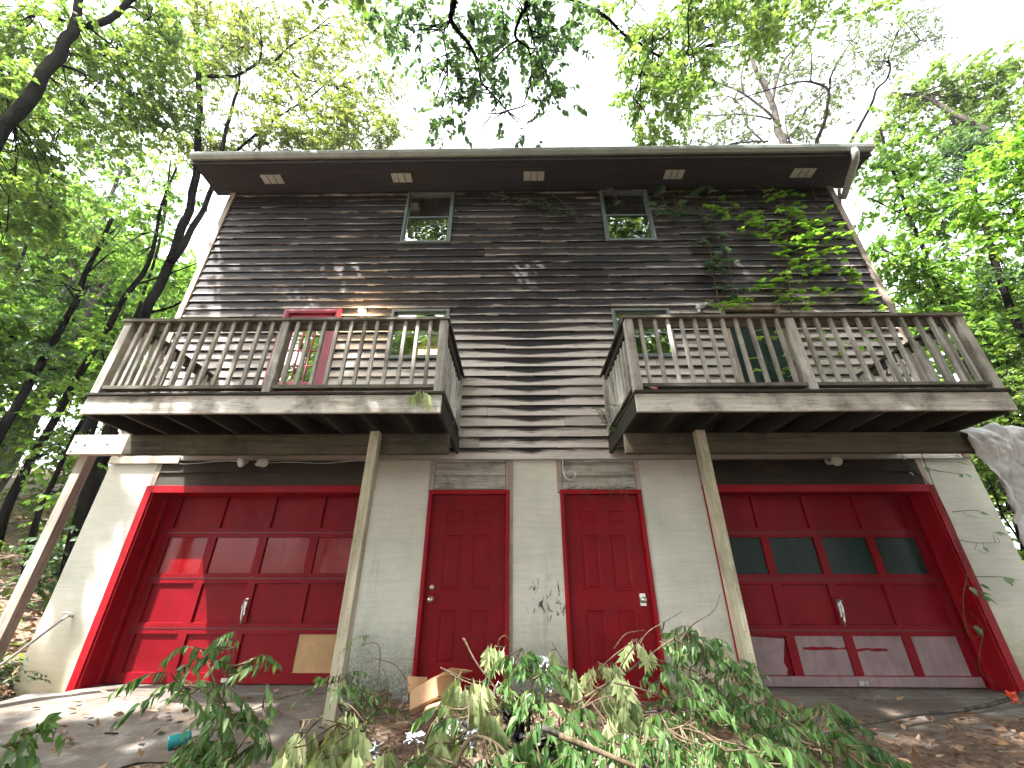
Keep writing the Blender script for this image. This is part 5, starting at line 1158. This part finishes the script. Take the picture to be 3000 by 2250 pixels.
for lab, st in (('thick bare limb lying at the bottom of the heap', [(1590, 2130), (1700, 2180), (1800, 2215), (1960, 2265)]), ('pale bare forked twig rising above the cardboard box', [(1355, 1868), (1400, 1950), (1450, 2010), (1520, 2060)]), ('long dark twig arching over the right heap', [(1640, 2160), (1720, 2060), (1800, 1980), (1850, 1905), (1890, 1860)]),
                ('slender arched twig over the middle of the right heap', [(1740, 2010), (1850, 2060), (1940, 2120), (2060, 2160)]), ('bleached pale stick lying behind the heap', [(1700, 2110), (1780, 2085), (1860, 2090), (1960, 2080)]), ('thin bare twig crossing the left entry door foot', [(1300, 1960), (1370, 1990), (1450, 2010), (1560, 2060)]),
                ('thin reddish twig reaching up before the right pier', [(1990, 1880), (2030, 1830), (2090, 1790), (2110, 1740)]), ('bare twig arching toward the right entry door knob', [(1800, 1900), (1830, 1860), (1860, 1850), (1890, 1846)])):
    w_ = {'thick': 26, 'bleac': 14, 'long ': 9}.get(lab[:5], 5); y_ = -2.45 if w_ == 26 else (-1.6 if w_ == 14 else -1.85)
    q, r = limb(st, y_, y_+.1, w_, w_*.5); tag(MB().tube(q, list(r), 8).build('bare_twig', BK_G if w_ in (14, 26) else BK_T, smooth=True), lab, 'twig', 'bare twigs in the debris')

# cardboard box, scraps, bag, cup, pole
cb = thing('cardboard_box', 'open brown cardboard box tipped on its side by the left entry door', 'box', (-.62, -1.2, .12))
def cq(name, pts, th=.006, m_=CARD, parent=cb):
    b = MB(); P = [Vector(p) for p in pts]; n = (P[1]-P[0]).cross(P[2]-P[0]).normalized()*th
    b.poly(P); b.poly([p+n for p in P][::-1])
    for i in range(len(P)): b.quad(P[i], P[(i+1) % len(P)], P[(i+1) % len(P)]+n, P[i]+n)
    return b.build(name, m_, parent)
def A(u, v, Y): return tuple(at(u, v, Y))
cq('front_side', [A(1201, 2080, -1.32), A(1281, 2040, -1.42), A(1277, 1984, -1.40), A(1203, 2026, -1.30)])
cq('long_side', [A(1281, 2040, -1.42), A(1332, 2030, -1.15), A(1330, 1975, -1.13), A(1277, 1984, -1.40)])
cq('top_side', [A(1203, 2026, -1.30), A(1277, 1984, -1.40), A(1330, 1958, -1.13), A(1262, 1990, -1.0)])
cq('left_flap', [A(1196, 2030, -1.25), A(1250, 2012, -1.12), A(1251, 1984, -1.10), A(1193, 1981, -1.22)])
cq('raised_flap', [A(1281, 1984, -1.40), A(1322, 1957, -1.30), A(1385, 1966, -1.02), A(1332, 1980, -1.12)])
cq('bottom_side', [A(1201, 2080, -1.32), A(1210, 2092, -1.28), A(1300, 2050, -1.30), A(1281, 2040, -1.42)])
fc = thing('flat_cardboard', 'flattened cardboard sheet lying under the box', 'cardboard', (-.7, -1.4, 0)); cq('sheet', [A(1240, 2096, -1.55), A(1340, 2055, -1.6), A(1350, 2035, -1.35), A(1250, 2070, -1.35)], .01, CARD, fc)
def crumple(name, label, cat_, u, v, Y, w, h, m_, seed, amp=.5, parent=None, fold=3.0):
    c = at(u, v, Y); n = 16; b = MB()
    for j in range(n+1):
        for i in range(n+1):
            s = i/n-.5; t = j/n-.5; q = Vector((s*fold, t*fold, seed)); e = 1-.5*abs(mnoise.noise(q*2+Vector((5, 5, 5))))
            r = Vector((s*w*e, amp*w*mnoise.noise(q*1.7)*1.1, t*h*e))+Vector((mnoise.noise(q*2.1+Vector((1, 1, 1)))*w*.25, 0, mnoise.noise(q*2.1+Vector((3, 3, 3)))*h*.2)); b.v.append(tuple(Vector(c)+r))
    for j in range(n):
        for i in range(n): a = j*(n+1)+i; b.f.append((a, a+1, a+n+2, a+n+1)); b.t.append(.5)
    o = b.build(name, m_, parent)
    so_ = o.modifiers.new('thick', 'SOLIDIFY'); so_.thickness = .0015
    return tag(o, label, cat_) if not parent else o
crumple('plastic_bag', 'torn grey plastic bag caught in the twigs before the middle pier', 'plastic bag', 1590, 1960, -1.75, .11, .16, PLAS, 1)
crumple('plastic_scrap', 'grey plastic strip hanging below the torn grey bag', 'plastic scrap', 1608, 2000, -1.75, .06, .11, PLAS, 2)
crumple('black_bag', 'black rubbish bag half hidden in the heap', 'rubbish bag', 1520, 2120, -2.0, .2, .16, BLK, 3); crumple('black_bag', 'black plastic low in the bottom centre of the heap', 'rubbish bag', 1560, 2190, -2.2, .26, .14, BLK, 9)
crumple('paper_scrap', 'white crumpled paper left of the cardboard sheet', 'paper', 1215, 2162, -1.85, .12, .05, WPAP, 4); crumple('paper_scrap', 'white crumpled paper near the bottom edge left of centre', 'paper', 1085, 2200, -2.0, .12, .08, WPAP, 5)
crumple('paper_scrap', 'small white scrap beside the cardboard box', 'paper', 1186, 2048, -1.1, .045, .05, WPAP, 6); crumple('plastic_scrap', 'pale blue white plastic under the wilted sprigs', 'plastic scrap', 1345, 2135, -2.0, .12, .09, WPAP, 7)
crumple('plastic_scrap', 'grey white plastic scraps under the green branch in the middle', 'plastic scrap', 1370, 2160, -2.1, .12, .08, PLAS, 8); crumple('paper_scrap', 'small white carton scrap on the litter at lower right', 'paper', 2735, 2180, -1.15, .055, .05, WPAP, 11); crumple('wrapper', 'orange red wrapper at the foot of the right garage frame', 'wrapper', 2965, 2042, -.45, .09, .09, ORNG, 12)
wc = at(1460, 2010, -1.3); tag(MB().tube([wc+np.array(v) for v in ((-.04, 0, -.12), (-.03, 0, -.02), (0, 0, .03), (.025, 0, .01), (.03, 0, -.12))], .006, 6).build('wire_loop', WPAP), 'white bent wire loop at the foot of the left entry door', 'wire')
cp_ = at(500, 2160, -1.38); cp_[2] = hz(cp_[0], cp_[1])+.055
tag(MB().lathe(cp_, (.86, .42, .25), [(0, .046), (.004, .048), (.01, .045), (.13, .034), (.133, .030), (.128, .028), (.012, .042), (0, .046)], 20).build('plastic_cup', TEAL, smooth=True), 'teal plastic cup lying on its side on the driveway', 'cup')
pp = smooth_path([(2.3, -1.18, -.03), (2.75, -1.05, .0), (3.4, -.85, .03), (3.9, -.68, .02), (4.5, -.48, .05), (4.95, -.36, .13), (5.35, -.3, .33)]); tag(MB().tube(pp, list(np.linspace(.009, .020, len(pp))), 8).build('fallen_pole', BK_G, smooth=True), 'long thin pale stick lying across the right driveway', 'stick')
sticks = thing('stick', 'short curved twig on the concrete near the teal cup', 'twig', (-3.2, -1.1, 0)); q = [at(u, v, -1.15) for u, v in ((315, 2125), (322, 2133), (345, 2130), (350, 2137))]
for p in q: p[2] = hz(p[0], p[1])+.03
MB().tube(smooth_path(q), .005, 5).build('stem', BK_D, sticks)
# wind torn plastic sheet wrapped round the right beam end and post
def sheet():
    b = MB(); nu, nv = 46, 60
    for j in range(nv+1):
        t = j/nv; z = 2.64-1.7*t
        xl = 4.99+.03*min(1, t*2.4)+.03*mnoise.noise((t*6, 0, 1)); xr = 5.80-.1*t+.05*mnoise.noise((t*4, 3, 1))
        for i in range(nu+1):
            s = i/nu; x = xl+(xr-xl)*s
            y = -.90-.05*math.sin(s*9+t*5)*(.4+t)-.07*mnoise.noise((s*7, t*3.2, 2))-.07*mnoise.noise((s*14, t*9, 4))-.035*mnoise.noise((s*31, t*26, 9))-.05*math.sin(s*math.pi)
            zz = z+.03*mnoise.noise((s*6, t*4, 8))-(.10*mnoise.noise((s*5, 0, 5)) if j < 6 else 0)
            if t < .06: y += .12*(1-t/.06)
            b.v.append((x, y, zz))
    for j in range(nv):
        for i in range(nu):
            if mnoise.noise((i/nu*5, j/nv*9, 12)) > .52: continue
            a = j*(nu+1)+i; b.f.append((a, a+1, a+nu+2, a+nu+1)); b.t.append(.5)
    o = b.build('plastic_sheet', PLAS, smooth=True); m_ = o.modifiers.new('thick', 'SOLIDIFY'); m_.thickness = .002
    return tag(o, 'torn grey plastic sheet wrapped around the right end of the beam', 'plastic sheet')
sheet()

# leaf litter and pine straw
def litter():
    n = 9000; x = rng.uniform(-9.5, 8.5, n); y = -rng.random(n)**1.1*4.2+.1; 
    onslab = ((x > -5) & (x < -1.6) & (y > -1.7)) | ((x > 2) & (x < 5.4) & (y > -.8))
    keep = (~onslab | (rng.random(n) < .16)) & ~((x > -5.45) & (x < 5.9) & (y > -.17)); x, y = x[keep], y[keep]; n = len(x)
    z = np.array([hz(a, b) for a, b in zip(x, y)])+.035+rng.random(n)*.015
    P = np.stack([x, y, z], 1); D = rng.normal(size=(n, 3))*np.array([1, 1, .18]); N = rng.normal(size=(n, 3))*.3+np.array([0, 0, 1.0])
    V, Q, T = leaves(P, D, N, rng.uniform(.03, .085, n), 'ovate', .45, -.2, 1.2)
    np_mesh('leaf_litter', V, Q, T, LF_BRN)['kind'] = 'stuff'
    m_ = 5200; c = np.stack([rng.uniform(-1.6, 2.6, m_), rng.uniform(-3.4, -.2, m_)], 1); c2 = np.stack([rng.uniform(2, 7, 2600), rng.uniform(-3, -.6, 2600)], 1); c = np.concatenate([c, c2]); m_ = len(c)
    z = np.array([hz(a, b) for a, b in c])+.02+rng.random(m_)*.03; P0 = np.column_stack([c, z]); an = rng.random(m_)*6.28; Ls = rng.uniform(.06, .2, m_)
    P1 = P0+np.stack([np.cos(an)*Ls, np.sin(an)*Ls, rng.normal(0, .012, m_)], 1)
    V, Q, T = ribs(P0, P1, np.full(m_, .0013), np.full(m_, .0009), .15); T = np.repeat(rng.random(m_), 9)
    np_mesh('pine_straw', V, Q, T, STRAW)['kind'] = 'stuff'
    # litter on the wooded bank
    n = 9000; x = -5.7-rng.random(n)**1.5*14; y = rng.uniform(-.5, 12, n); z = np.array([hz(a, b) for a, b in zip(x, y)])+.05
    V, Q, T = leaves(np.stack([x, y, z], 1), rng.normal(size=(n, 3))*np.array([1, 1, .2]), rng.normal(size=(n, 3))*.35+np.array([0, 0, 1.0]), rng.uniform(.05, .13, n), 'plain', .4, -.2, 1.2)
    np_mesh('bank_litter', V, Q, T, LF_BRN)['kind'] = 'stuff'
    n = 4200; x = -6.0-rng.random(n)**1.3*15; y = rng.uniform(-.3, 12, n); z = np.array([hz(a, b) for a, b in zip(x, y)])+rng.random(n)*.22
    V, Q, T = leaves(np.stack([x, y, z], 1), rng.normal(size=(n, 3))*np.array([1, 1, .5]), rng.normal(size=(n, 3))*.5+np.array([0, 0, 1.0]), rng.uniform(.06, .16, n), 'plain', .3, .1, 1.2)
    np_mesh('ground_cover', V, Q, T, LF_MID)['kind'] = 'stuff'
litter()

hm = bpy.data.materials.new('haze'); hm.use_nodes = True; n_ = hm.node_tree; n_.nodes.clear()
o_ = n_.nodes.new('ShaderNodeOutputMaterial'); v_ = n_.nodes.new('ShaderNodeVolumePrincipled'); v_.inputs['Density'].default_value = .0005; v_.inputs['Color'].default_value = (.9, .95, 1, 1)
n_.links.new(v_.outputs[0], o_.inputs['Volume'])
hb = MB().box(-124, 124, -94, 124, -6, 30).build('haze', hm); hb['kind'] = 'stuff'
